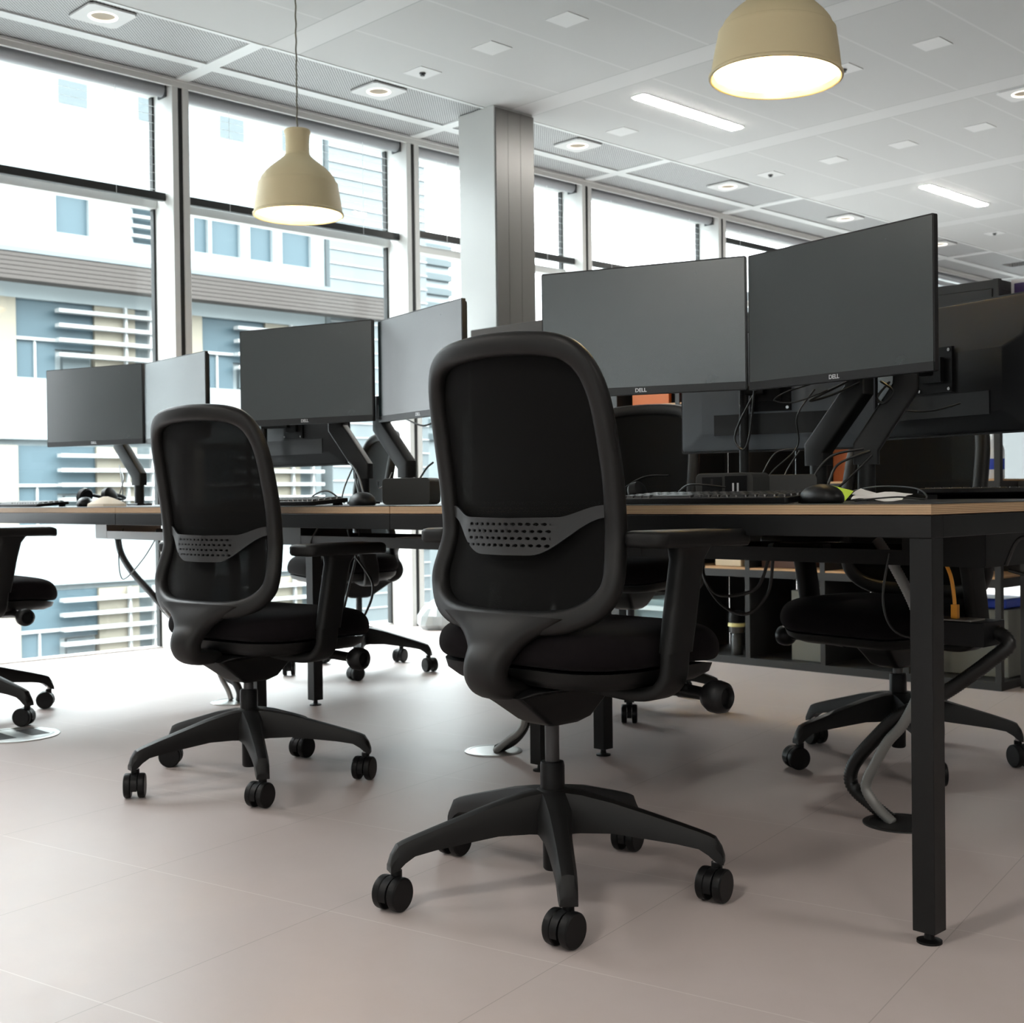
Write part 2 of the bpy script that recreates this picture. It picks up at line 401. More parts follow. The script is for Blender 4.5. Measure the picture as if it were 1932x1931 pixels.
MY = [3.272 + 1.505 * k for k in range(-7, 8)]
mull_me = None
wn = 0
struct('wall_left_end', MB().box(GX - 0.12, GX + 0.02, 13.86, Y1, 0, 2.83), mat('grey side wall paint', (0.34, 0.36, 0.37), 0.7))
struct('unseen_left_wall', MB().box(GX - 0.12, GX + 0.02, Y0, 1.05, 0, 2.83), mat('grey side wall paint', (0.34, 0.36, 0.37), 0.7))  # unseen wall added to darken what the screens reflect
for i, y in enumerate(MY[:-1]):
    if y < 1.0 or y > 12.4: continue
    ya, yb = y + 0.047, MY[i + 1] - 0.047
    wn += 1
    root = bpy.data.objects.new('window_%d' % wn, None); COL.objects.link(root); root['kind'] = 'structure'
    root.location = (GX, y, 0)
    L = 1.505
    # mullion with its dark slot, on this bay's near side
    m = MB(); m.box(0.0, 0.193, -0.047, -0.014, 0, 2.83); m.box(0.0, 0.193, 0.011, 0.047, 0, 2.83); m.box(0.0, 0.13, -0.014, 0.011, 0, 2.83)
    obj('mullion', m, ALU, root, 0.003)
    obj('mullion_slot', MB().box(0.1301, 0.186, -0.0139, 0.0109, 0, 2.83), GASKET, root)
    g = MB()
    for yy in (0.047, L - 0.047 - 0.012): g.box(-0.02, 0.012, yy, yy + 0.012, 0.0, 2.80)
    obj('gasket', g, GASKET, root)
    tr = MB().box(-0.03, 0.03, 0.047, L - 0.047, 2.225, 2.268); tr.box(-0.03, 0.03, 0.047, L - 0.047, 2.79, 2.83)
    obj('transom', tr, ALU, root, 0.002)
    obj('sill', MB().box(-0.03, 0.02, 0.047, L - 0.047, 0.0, 0.008), ALU, root)
    obj('glass_pane', MB().box(-0.006, 0.004, 0.059, L - 0.059, 0.008, 2.225), GLASS, root)
    obj('glass_pane', MB().box(-0.006, 0.004, 0.059, L - 0.059, 2.268, 2.79), GLASS, root)

# venetian blinds in the bays the photograph shows
BLX = -5.75
def blind(k, zr, label, t=0.30):
    y = 3.272 + 1.505 * k; ya, yb = y + 0.05, y + 1.505 - 0.05
    b = thing('venetian_blind', label, 'blind', (BLX, (ya + yb) / 2, 2.80), 0, 'venetian blinds in the upper windows')
    h = (yb - ya) / 2
    c = MB(); c.tube([(0, -h, 0), (0, h, 0)], 0.034, 16); c.box(-0.034, 0.03, -h, h, 0.0, 0.036)
    obj('cassette', c, CASSETTE, b)
    for s in (-1, 1): obj('end_cap', MB().box(-0.04, 0.036, s * (h - 0.004) - 0.004, s * (h - 0.004) + 0.004, -0.038, 0.04), GREYSTEEL, b)
    z = zr + 0.035; n = max(1, int((2.755 - z) / 0.041)); s = MB()
    for q in range(n):
        zz = z + q * 0.041 + 0.018 - 2.80
        s.add([(-0.0125, -h + 0.012, zz + 0.0125 * t), (0.0125, -h + 0.012, zz - 0.0125 * t), (0.0125, h - 0.012, zz - 0.0125 * t), (-0.0125, h - 0.012, zz + 0.0125 * t),
               (-0.0125, -h + 0.012, zz + 0.0125 * t + 0.001), (0.0125, -h + 0.012, zz - 0.0125 * t + 0.001), (0.0125, h - 0.012, zz - 0.0125 * t + 0.001), (-0.0125, h - 0.012, zz + 0.0125 * t + 0.001)],
              [(0, 1, 2, 3), (4, 7, 6, 5), (0, 4, 5, 1), (1, 5, 6, 2), (2, 6, 7, 3), (3, 7, 4, 0)])
    obj('slats', s, SLAT, b)
    r = MB().box(-0.016, 0.016, -h, h, zr - 2.80, zr + 0.04 - 2.80)
    obj('bottom_rail', r, RAIL, b, 0.004)
    cd = MB()
    for yy in (-h * 0.62, h * 0.62): cd.tube([(0.018, yy, -0.03), (0.018, yy, zr - 2.80)], 0.0011, 5)
    obj('ladder_cord', cd, SLAT, b)
blind(-1, 2.247, 'grey venetian blind half lowered in the leftmost window bay')
blind(0, 2.250, 'grey venetian blind half lowered behind the small hanging beige lamp')
blind(1, 2.290, 'grey venetian blind half lowered in the window bay the pillar cuts across')
blind(2, 2.30, 'grey venetian blind half lowered in the first bay right of the pillar')
blind(3, 2.66, 'grey venetian blind pulled almost fully up, above the front right monitor')
blind(4, 0.05, 'grey venetian blind let down and closed in the bay behind the tall right monitor', 2.2)
blind(5, 0.05, 'grey venetian blind let down and closed in the bay above the charcoal shelving top', 2.2)

# pillar
pl = struct('pillar', MB().box(-5.19, -4.906, 4.705, 5.0, 0, ZC), PILLAR, 0.004)
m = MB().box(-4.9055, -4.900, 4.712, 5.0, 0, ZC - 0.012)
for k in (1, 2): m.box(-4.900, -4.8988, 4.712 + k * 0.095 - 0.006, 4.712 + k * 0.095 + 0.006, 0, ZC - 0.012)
obj('shaded_side', m, mat('shaded pillar side', (0.105, 0.102, 0.095), 0.4), pl)['label'] = 'ribbed pillar side with shade in its grey'  # pillar side away from the windows, its shade put into the grey

# ------------------------------------------------------------------ ceiling fittings
def downlight(x, y, label):
    d = thing('downlight', label, 'ceiling light', (x, y, ZC), 0, 'recessed downlights along the windows')
    m = MB()
    q = rrect(0.108, 0.108, 0.004, 2); seg = 36
    # square plate with a round opening, as a ring of quads
    circ = [(0.062 * math.cos(a * 2 * math.pi / seg), 0.062 * math.sin(a * 2 * math.pi / seg)) for a in range(seg)]
    sq = []
    for a in range(seg):
        t = a * 2 * math.pi / seg; k = 0.108 / max(abs(math.cos(t)), abs(math.sin(t))); sq.append((k * math.cos(t), k * math.sin(t)))
    m.loft([[(u, v, 0.0) for u, v in sq], [(u, v, -0.008) for u, v in sq], [(u, v, -0.008) for u, v in circ], [(u, v, 0.0) for u, v in circ]], False, False)
    obj('mounting_plate', m, PATCH, d)
    if x < -5: obj('housing', MB().box(-0.103, 0.103, -0.103, 0.103, 0.058, 0.066).box(-0.103, -0.098, -0.103, 0.103, 0.0045, 0.058).box(0.098, 0.103, -0.103, 0.103, 0.0045, 0.058).box(-0.098, 0.098, -0.103, -0.098, 0.0045, 0.058).box(-0.098, 0.098, 0.098, 0.103, 0.0045, 0.058), GASKET, d)
    obj('glowing_ring', MB().lathe([(0.063, -0.007), (0.061, -0.0105), (0.054, -0.0105), (0.050, -0.002), (0.0505, 0.002)], 32, caps=False), LEDR, d)
    obj('reflector', MB().lathe([(0.0505, -0.004), (0.049, 0.006), (0.042, 0.035), (0.036, 0.055), (0.003, 0.056)], 32), DLMIRROR, d)
    return d
names = ['square recessed downlight nearest the top left corner', 'square recessed downlight beside the hanging lamp cord',
         'square recessed downlight just right of the pillar top', 'square recessed downlight above the front left monitor of the near pair',
         'square recessed downlight above the tall right monitor', 'square recessed downlight furthest away, right of the tall monitor']
for k in range(-6, 0): downlight(-5.13, 2.595 + 1.507 * k, 'square recessed downlight behind the viewer, outside the picture')
for k in range(6): downlight(-5.13, 2.595 + 1.507 * k, names[k])
downlight(-2.88, 6.63, 'round edge of a downlight cut off by the right photo border')

def linear(x, y, label):
    d = thing('linear_light', label, 'ceiling light', (x, y, ZC), 0, 'linear ceiling lights')
    obj('trim_frame', MB().prism(rrect(0.052, 0.455, 0.02, 4), -0.004, 0.0), WHITE, d)
    obj('diffuser', MB().prism(rrect(0.042, 0.445, 0.018, 4), -0.007, -0.0041), LED, d)
linear(-4.285, 5.60, 'glowing linear ceiling light left of the large beige lamp')
linear(-4.225, 8.57, 'glowing linear ceiling light above the tall right monitor')
for x in (-1.3, 1.7):
    for y in (-3.4, -0.4, 2.6):
        if (x, y) == (-1.3, 2.6): continue
        linear(x, y, 'linear ceiling light behind or beside the viewer, outside the picture')
for y in (-3.4, -0.4): linear(-4.285, y, 'linear ceiling light behind or beside the viewer, outside the picture')

def plate(x, y, label, head=False):
    if head:
        s = thing('sprinkler', label, 'sprinkler', (x, y, ZC), 0, 'sprinkler heads in the ceiling')
        obj('cover_plate', MB().box(-0.068, 0.068, -0.068, 0.068, -0.003, 0.0), PATCH, s)
        obj('sprinkler_head', MB().lathe([(0.016, 0), (0.016, -0.008), (0.006, -0.012), (0.006, -0.014), (0.012, -0.015), (0.012, -0.017)], 16), GREYSTEEL, s)
    else:
        o = obj('ceiling_plate', MB().box(-0.068, 0.068, -0.068, 0.068, -0.003, 0.0), PATCH, None, loc=(x, y, ZC))
        tag(o, label, 'ceiling plate', 'blank square plates in the ceiling')
plate(-3.81, 4.105, 'blank square ceiling plate at the top, left of the large beige lamp')
plate(-4.29, 4.105, 'blank square ceiling plate straight above the pillar')
plate(-4.77, 5.595, 'blank square ceiling plate left below the near linear light')
plate(-2.86, 5.59, 'blank square ceiling plate right of the large beige lamp')
plate(-3.33, 7.07, 'blank square ceiling plate near the right border above the far linear light')
plate(-3.81, 7.07, 'blank square ceiling plate with pink reflection, above the tall monitor top')
plate(-4.29, 7.07, 'blank square ceiling plate between the two linear lights')
plate(-4.77, 4.09, 'small sprinkler head on square plate left of the pillar top', True)
plate(-3.33, 5.595, 'small sprinkler head just right of the large lamp rim', True)
plate(-4.76, 7.075, 'small sprinkler head above the gap between the near monitors', True)
plate(-4.62, 10.06, 'small sprinkler head at far right beyond the tall monitor', True)

# ------------------------------------------------------------------ pendant lamps
def pendant(x, y, zr, tilt, label):
    d = thing('pendant_lamp', label, 'pendant lamp', (x, y, zr), 0)
    prof = [(0.1685, 0.016), (0.1735, 0.001), (0.177, -0.001), (0.181, 0.001), (0.1815, 0.007), (0.1755, 0.013), (0.1735, 0.03), (0.1695, 0.06), (0.1645, 0.09), (0.1595, 0.118), (0.1590, 0.126), (0.1570, 0.1285), (0.1535, 0.130), (0.1520, 0.1335), (0.145, 0.150), (0.131, 0.168), (0.113, 0.186), (0.092, 0.203), (0.072, 0.219), (0.056, 0.233), (0.0505, 0.240),
            (0.0505, 0.243), (0.0478, 0.246), (0.0468, 0.27), (0.0472, 0.30), (0.049, 0.322), (0.0525, 0.332), (0.053, 0.337), (0.050, 0.341), (0.02, 0.343)]
    s = obj('lamp_shade', MB().lathe(prof, 56), LAMPOUT, d, rot=tilt)
    s['label'] = 'beige rubber shade'
    inner = [(0.1683, 0.016), (0.167, 0.02), (0.158, 0.09), (0.145, 0.13), (0.10, 0.18), (0.05, 0.2)]
    obj('shade_lining', MB().lathe(inner, 48), LAMPIN, d, rot=tilt)
    obj('glowing_diffuser', MB().lathe([(0.1675, 0.0165), (0.165, 0.019), (0.1, 0.021)], 48), BULB, d, rot=tilt)
    pts = [(0.0012 * math.cos(i * 0.9), 0.0012 * math.sin(i * 0.9), 0.345 + i * (ZC - zr - 0.345 - 0.03) / 60) for i in range(61)]
    obj('cord', MB().tube(pts, 0.0032, 6), CORD, d)
    obj('ceiling_rose', MB().lathe([(0.05, ZC - zr), (0.05, ZC - zr - 0.02), (0.045, ZC - zr - 0.028), (0.004, ZC - zr - 0.032)], 28), LAMPOUT, d)
pendant(-4.225, 2.96, 1.885, (0, 0, 0), 'beige bell shaped hanging lamp on a long cord by the windows')
pendant(-1.972, 2.96, 1.885, (R(-2.0), R(1.2), 0), 'large beige bell shaped hanging lamp cut off at the top right')

# ------------------------------------------------------------------ office chairs
def yprof(z):
    T = [(0.36, -0.150), (0.50, -0.100), (0.55, -0.086), (0.60, -0.078), (0.65, -0.060), (0.70, -0.053), (0.75, -0.058), (0.85, -0.074), (0.93, -0.090), (1.0, -0.106), (1.06, -0.120)]
    for (a, ya), (b, yb) in zip(T, T[1:]):
        if z <= b: return ya + (yb - ya) * max(0, (z - a) / (b - a))
    return T[-1][1]
def ysm(z): return sum(yprof(z + d) for d in (-0.03, -0.015, 0, 0.015, 0.03)) / 5
def ysurf(x, z): return ysm(z) - 0.036 * (1 - min(1, (x / 0.217) ** 2))
HALF = [(0, 0.521), (0.10, 0.523), (0.155, 0.531), (0.195, 0.549), (0.218, 0.575), (0.226, 0.602), (0.222, 0.637), (0.2165, 0.67), (0.2155, 0.70), (0.2165, 0.78), (0.2145, 0.86), (0.2105, 0.92), (0.199, 0.966), (0.176, 0.999), (0.140, 1.016), (0.08, 1.024), (0, 1.027)]
CH = {}
def chair_meshes():
    loop = HALF + [(-x, z) for x, z in HALF[-2:0:-1]]
    path = spline([(x, ysurf(x, z), z) for x, z in loop], 4, True)
    k = len(path); rings = []
    for i, p in enumerate(path):
        t = (path[(i + 1) % k] - path[i - 1]).normalized()
        b = Vector((0, 1, 0)); b = (b - t * b.dot(t)).normalized(); n = t.cross(b)
        low = max(0, min(1, (0.60 - p.z) / 0.08)); top = max(0, min(1, (p.z - 0.97) / 0.05))
        wn = 0.0195 + 0.003 * low + 0.0025 * top; wb = 0.0165 + 0.004 * low
        ring = []
        for q in range(16):
            a = q * 2 * math.pi / 16; ca, sa = math.cos(a), math.sin(a); e = 0.75
            ring.append(p + n * (wn * math.copysign(abs(ca) ** e, ca)) + b * (wb * math.copysign(abs(sa) ** e, sa)))
        rings.append(ring)
    CH['backrest_frame'] = mesh('backrest_frame', MB().loft(rings, True), FRAMEP, 60)
    # spine: flows out of the bottom bar and under the seat
    secs = [(-0.129, 0.534, 0.155, 0.0195), (-0.133, 0.517, 0.128, 0.0225), (-0.144, 0.495, 0.084, 0.0235), (-0.156, 0.470, 0.057, 0.024), (-0.169, 0.448, 0.048, 0.026), (-0.172, 0.428, 0.045, 0.027), (-0.163, 0.410, 0.044, 0.025), (-0.140, 0.400, 0.043, 0.022), (-0.09, 0.396, 0.042, 0.018)]
    sp = spline([(a, z, w) for a, z, w, t in secs], 4); th = spline([(t, 0, 0) for *_, t in secs], 4); rings = []
    for i, q in enumerate(sp):
        a = sp[max(0, i - 1)]; c = sp[min(len(sp) - 1, i + 1)]
        ty, tz = c.x - a.x, c.y - a.y; l = math.hypot(ty, tz); ny, nz = tz / l, -ty / l
        ring = []
        for s_ in range(20):
            g = s_ * 2 * math.pi / 20; cg, sg = math.cos(g), math.sin(g)
            u = q.z * math.copysign(abs(cg) ** 0.7, cg); v = th[i].x * math.copysign(abs(sg) ** 0.7, sg)
            ring.append((u, q.x + ny * v, q.y + nz * v))
        rings.append(ring)
    CH['spine'] = mesh('spine', MB().loft(rings), FRAMEP, 60)
    # mesh panel
    m = MB(); rings = []
    for s_ in (0.96, 0.8, 0.62, 0.44, 0.26, 0.1):
        rings.append([(x * s_, ysurf(x * s_, 0.77 + (z - 0.77) * s_) + 0.006, 0.77 + (z - 0.77) * s_) for x, z in [(p.x, p.z) for p in path]])
    m.loft(rings, False, False); m.f.append(tuple(range(len(m.v) - k, len(m.v)))); m.m.append(0)
    CH['backrest_mesh'] = mesh('backrest_mesh', m, MESH, 80)
    # lumbar band with winged ends
    m = MB(); U = 40; rows = []
    for j in range(7):
        row = []
        for i in range(U + 1):
            u = -1 + 2 * i / U; a = abs(u)
            e = max(0.0, min(1.0, (a - 0.56) / 0.40)); e = e * e * (3 - 2 * e)
            e2 = max(0.0, min(1.0, (a - 0.28) / 0.70)); e2 = (e2 * e2 * (3 - 2 * e2)) ** 1.25
            top = 0.714 + 0.020 * e - 0.003 * (1 - a); bot = 0.645 + 0.067 * e2 - 0.002 * (1 - a)
            z = bot + (top - bot) * j / 6; x = u * 0.205
            y = ysurf(x, z) - 0.016 - 0.010 * (1 - a) + 0.012 * e
            row.append((x, y, z))
        rows.append(row)
    n = U + 1; v = [p for r in rows for p in r] + [(x, y + 0.004, z) for r in rows for x, y, z in r]; f = []
    o2 = 7 * n
    for j in range(6):
        for i in range(U):
            f.append((j * n + i, j * n + i + 1, (j + 1) * n + i + 1, (j + 1) * n + i)); f.append((o2 + j * n + i, o2 + (j + 1) * n + i, o2 + (j + 1) * n + i + 1, o2 + j * n + i + 1))
    for i in range(U):
        f.append((i, o2 + i, o2 + i + 1, i + 1)); q = 6 * n; f.append((q + i, q + i + 1, o2 + q + i + 1, o2 + q + i))
    CH['lumbar_support'] = mesh('lumbar_support', m.add(v, f), LUMBAR, 60)
    # seat cushion
    def outline(w, y0, y1, r, zf): return [(x, y, zf(x, y)) for x, y in rrect(w, (y1 - y0) / 2, r, 8, 0, (y0 + y1) / 2)]
    def dr(y): t = max(0, (y - 0.12) / 0.2); return -0.034 * min(1.2, t) ** 2
    lev = [(0.228, -0.112, 0.258, 0.11, 0.436), (0.245, -0.130, 0.276, 0.12, 0.446), (0.251, -0.136, 0.283, 0.125, 0.464), (0.247, -0.132, 0.279, 0.12, 0.484), (0.236, -0.120, 0.267, 0.11, 0.500), (0.215, -0.10, 0.245, 0.10, 0.510), (0.165, -0.06, 0.19, 0.08, 0.515), (0.10, -0.03, 0.12, 0.05, 0.514), (0.03, 0.03, 0.06, 0.01, 0.513)]
    CH['seat'] = mesh('seat', MB().loft([outline(w_, a, b_, r_, lambda x, y, z_=z_: z_ + dr(y) * (0.4 + 0.6 * min(1, max(0, (0.52 - z_) / 0.08 + 0.4)))) for w_, a, b_, r_, z_ in lev]), FABRIC, 70)
    lev = [(0.18, -0.07, 0.19, 0.09, 0.398), (0.215, -0.105, 0.24, 0.11, 0.404), (0.232, -0.122, 0.265, 0.115, 0.420), (0.236, -0.125, 0.270, 0.115, 0.4365)]
    CH['seat_shell'] = mesh('seat_shell', MB().loft([outline(w_, a, b_, r_, lambda x, y, z_=z_: z_ + dr(y) * 0.9) for w_, a, b_, r_, z_ in lev]), PLASTIC, 60)
    # tilt mechanism under the seat
    lev = [(0.034, -0.035, 0.045, 0.012, 0.318), (0.044, -0.055, 0.07, 0.012, 0.328), (0.052, -0.105, 0.105, 0.014, 0.362), (0.058, -0.140, 0.13, 0.016, 0.384), (0.085, -0.120, 0.155, 0.03, 0.394), (0.13, -0.08, 0.17, 0.05, 0.402)]
    CH['tilt_mechanism'] = mesh('tilt_mechanism', MB().loft([outline(w_, a, b_, r_, lambda x, y, z_=z_: z_) for w_, a, b_, r_, z_ in lev]), PLASTIC2, 40)
    # tension lever with round knob (right hand side)
    m = MB(); m.tube([(0.10, 0.105, 0.386), (0.22, 0.105, 0.392), (0.30, 0.105, 0.388)], [0.016, 0.013, 0.012], 12)
    CH['tension_lever'] = mesh('tension_lever', m, PLASTIC2, 50)
    Mk = Matrix.Translation((0.285, 0.105, 0.387)) @ Matrix.Rotation(R(90), 4, 'Y')
    m = MB().lathe([(0.010, 0.0), (0.022, 0.004), (0.029, 0.016), (0.030, 0.030), (0.027, 0.044), (0.020, 0.050), (0.018, 0.048), (0.016, 0.040), (0.002, 0.040)], 24, M=Mk)
    CH['tension_knob'] = mesh('tension_knob', m, PLASTIC2, 50)
    for s in (-1, 1):
        m = MB()                                                           # support arm, then the upright
        pts = spline([(s * 0.10, 0.02, 0.398), (s * 0.19, 0.022, 0.392), (s * 0.245, 0.024, 0.398), (s * 0.272, 0.028, 0.425), (s * 0.274, 0.034, 0.475), (s * 0.273, 0.045, 0.52)], 5); rings = []
        for i, p in enumerate(pts):
            t = (pts[min(i + 1, len(pts) - 1)] - pts[max(i - 1, 0)]).normalized(); b = Vector((0, 1, 0)); b = (b - t * t.dot(b)).normalized(); n_ = t.cross(b)
            rings.append([p + n_ * u + b * v for u, v in rrect(0.012, 0.032, 0.009, 3)])
        CH['arm', s] = mesh('armrest', m.loft(rings), PLASTIC, 50)
        m = MB(); rings = []
        for z, y, h, t in ((0.470, 0.036, 0.035, 0.0165), (0.52, 0.046, 0.036, 0.017), (0.58, 0.058, 0.036, 0.017), (0.635, 0.071, 0.037, 0.0175), (0.655, 0.078, 0.045, 0.020), (0.664, 0.083, 0.062, 0.026)):
            rings.append([(s * 0.273 + u, y + v, z) for u, v in rrect(t, h, 0.012, 4)])
        CH['sleeve', s] = mesh('arm_sleeve', m.loft(rings), PLASTIC, 50)
        m = MB(); rings = []
        for z, g in ((0.660, -0.010), (0.662, -0.003), (0.668, 0.0), (0.683, 0.0), (0.688, -0.003), (0.690, -0.010)):
            ring = []
            for u, v in rrect(0.044 + g, 0.143 + g, 0.024 + g * 0.5, 7):
                ring.append((s * 0.273 + u * (1 - 0.10 * v / 0.14), 0.082 + v, z + 0.002 * (v / 0.14) - 0.010 * max(0, (v - 0.06) / 0.08) ** 2))
            rings.append(ring)
        CH['pad', s] = mesh('arm_pad', m.loft(rings), PLASTIC, 60)
    # gas lift and five star base
    CH['gas_lift'] = mesh('gas_lift', MB().lathe([(0.0138, 0.20), (0.0138, 0.345)], 24), mat('dark gas lift steel', (0.05, 0.05, 0.052), 0.3, 0.5), 40)
    CH['column_sleeve'] = mesh('column_sleeve', MB().lathe([(0.017, 0.036), (0.020, 0.04), (0.020, 0.10), (0.0235, 0.17), (0.0235, 0.236), (0.022, 0.243), (0.0145, 0.244)], 28), PLASTIC2, 40)
    CH['base_hub'] = mesh('base_hub', MB().lathe([(0.024, 0.108), (0.043, 0.112), (0.046, 0.130), (0.044, 0.165), (0.038, 0.184), (0.027, 0.192), (0.0236, 0.193)], 30), FRAMEP, 45)
    st = [(0.020, 0.191, 0.112, 0.036), (0.06, 0.187, 0.116, 0.031), (0.12, 0.174, 0.117, 0.025), (0.18, 0.157, 0.110, 0.0215), (0.24, 0.140, 0.103, 0.0195), (0.280, 0.128, 0.096, 0.0185), (0.298, 0.122, 0.085, 0.018), (0.309, 0.117, 0.075, 0.0175), (0.320, 0.100, 0.069, 0.0165), (0.325, 0.085, 0.068, 0.0155)]
    rings = [[(r_, -w_, zb), (r_, -w_ * 0.96, zb + (zt - zb) * 0.6), (r_, -w_ * 0.62, zt - 0.002), (r_, -w_ * 0.18, zt), (r_, w_ * 0.18, zt), (r_, w_ * 0.62, zt - 0.002), (r_, w_ * 0.96, zb + (zt - zb) * 0.6), (r_, w_, zb)] for r_, zt, zb, w_ in st]
    CH['base_leg'] = mesh('base_leg', MB().loft(rings), FRAMEP, 32)
    # caster: fork and hood as the part, the two wheels as sub-parts; wheel axis along local X, trailing along -Y
    m = MB().cyl((0, 0, 0.050), (0, 0, 0.070), 0.0105, seg=16)
    poly = [(0.033 * math.cos(R(a)) - 0.012, 0.0315 + 0.030 * math.sin(R(a))) for a in range(-20, 201, 20)]
    m.prism(poly, -0.0075, 0.0075, 'x')
    CH['caster'] = mesh('caster', m, PLASTIC2, 40)
    for s in (-1, 1):
        Mw = Matrix.Translation((s * 0.0085, -0.012, 0.0312)) @ Matrix.Rotation(R(90) * s, 4, 'Y')
        CH['wheel', s] = mesh('wheel', MB().lathe([(0.012, 0.0), (0.0285, 0.0), (0.0308, 0.002), (0.0312, 0.010), (0.0305, 0.015), (0.028, 0.0175), (0.006, 0.0175)], 32, M=Mw), PLASTIC2, 35)
    CH['stem'] = mesh('caster_stem', MB().cyl((0, 0, 0.060), (0, 0, 0.082), 0.0075, seg=14), CHROME)

def chair(x, y, rz, dz, base_deg, cast_deg, label, lean=0.0):
    c = thing('office_chair', label, 'office chair', (x, y, 0), rz, 'black mesh office chairs')
    up = (0, 0, dz)
    for nme in ('backrest_frame', 'backrest_mesh', 'lumbar_support', 'spine', 'seat', 'seat_shell', 'tilt_mechanism', 'tension_lever'):
        o = put(nme, CH[nme], c, (0, lean, dz) if nme in ('backrest_frame', 'backrest_mesh', 'lumbar_support', 'spine') else up)
        if nme == 'seat':
            sm_ = o.modifiers.new('smooth', 'SUBSURF'); sm_.levels = 1; sm_.render_levels = 2
        if nme == 'tension_lever': put('tension_knob', CH['tension_knob'], o)
    for s in (-1, 1):
        a = put('armrest', CH['arm', s], c, up)
        put('arm_sleeve', CH['sleeve', s], a); put('arm_pad', CH['pad', s], a)
    put('gas_lift', CH['gas_lift'], c, (0, 0, min(0, dz)))
    put('column_sleeve', CH['column_sleeve'], c); put('base_hub', CH['base_hub'], c)
    for k in range(5):
        a = R(base_deg + 72 * k) - rz
        put('base_leg', CH['base_leg'], c, None, (0, 0, a))
        ca = R(cast_deg[k % len(cast_deg)]) - rz
        cs = put('caster', CH['caster'], c, (0.311 * math.cos(a), 0.311 * math.sin(a), 0), (0, 0, ca))
        put('wheel', CH['wheel', -1], cs); put('wheel', CH['wheel', 1], cs); put('caster_stem', CH['stem'], cs)
    return c
chair_meshes()
chair(-1.679, 1.744, 0.0, 0.0, 30.3, (10, 14, 8, 12, 6), 'black mesh office chair in the foreground, its back to the viewer')
chair(-2.919, 1.863, 0.12, -0.052, 45.0, (30, 12, -40, 55, 20), 'black mesh office chair second from the front, seen from behind by the middle desk', -0.03)
chair(-4.47, 1.70, -0.05, -0.02, 19.0, (-50, -30, -40, 10, 60), 'black office chair cut off by the left photo border')
chair(-1.776, 3.242, math.pi - 0.12, -0.055, 27.0, (60, 20, 70, -30, 40), 'black office chair behind the front desk leg, facing the viewer')
chair(-2.91, 3.43, math.pi + 0.25, 0.03, 21.0, (100, 60, 20, 80, 40), 'black office chair across the desk, its back showing right of the foreground chair')
chair(-4.413, 3.381, math.pi - 0.35, 0.0, 33.0, (80, 20, 110, 50, 0), 'black office chair across the middle desk, nearest the windows')

# ------------------------------------------------------------------ desks
def desk(x0, x1, side, label, legs):
    """bench desk module; side -1 is the near row (front edge y 1.94), +1 the far row."""
    ya, yb = (1.94, 2.595) if side < 0 else (2.605, 3.26)
    d = thing('bench_desk', label, 'desk', ((x0 + x1) / 2, (ya + yb) / 2, 0), 0, 'black framed bench desks')
    hx, hy = (x1 - x0) / 2 - 0.001, (yb - ya) / 2
    t = obj('tabletop', MB().box(-hx, hx, -hy, hy, 0.7125, 0.7300), PLY, d, 0.0008, 1)
    obj('desk_surface', MB().box(-hx, hx, -hy, hy, 0.7301, 0.7315), LAMINATE, t)
    fr = MB()
    for s in (-1, 1):
        fr.box(-hx, hx, s * hy - (0.04 if s > 0 else 0), s * hy + (0.04 if s < 0 else 0), 0.674, 0.7115)
        fr.box(s * hx - (0.04 if s > 0 else 0), s * hx + (0.04 if s < 0 else 0), -hy + 0.04, hy - 0.04, 0.674, 0.7115)
    obj('frame', fr, POWDER, d, 0.0015)
    for lx, ly in legs:
        lx -= (x0 + x1) / 2; ly -= (ya + yb) / 2
        l = obj('leg', MB().box(lx - 0.02, lx + 0.02, ly - 0.02, ly + 0.02, 0.020, 0.674), POWDER, d, 0.0015)
        obj('levelling_foot', MB().lathe([(0.021, 0.0), (0.021, 0.004), (0.009, 0.007), (0.007, 0.022)], 20, (lx, ly, 0)), PLASTIC2, l)
XD = (-1.0, -2.406, -3.806, -5.206)
desk(XD[1], XD[0], -1, 'black framed plywood desk nearest the viewer at the right', [(-1.021, 1.961), (-2.418, 2.465)])
desk(XD[2], XD[1], -1, 'black framed plywood desk in the middle of the near row', [(-3.806, 2.47)])
desk(XD[3], XD[2], -1, 'black framed plywood desk at the left end of the near row', [(-5.186, 1.961)])
desk(XD[1], XD[0], 1, 'plywood desk across from the nearest one, under the dark monitor backs', [(-1.021, 3.239), (-2.428, 2.735)])
desk(XD[2], XD[1], 1, 'plywood desk across from the middle one, behind the middle monitors', [(-3.79, 2.70)])
desk(XD[3], XD[2], 1, 'plywood desk of the far row closest to the windows', [(-5.186, 3.239)])

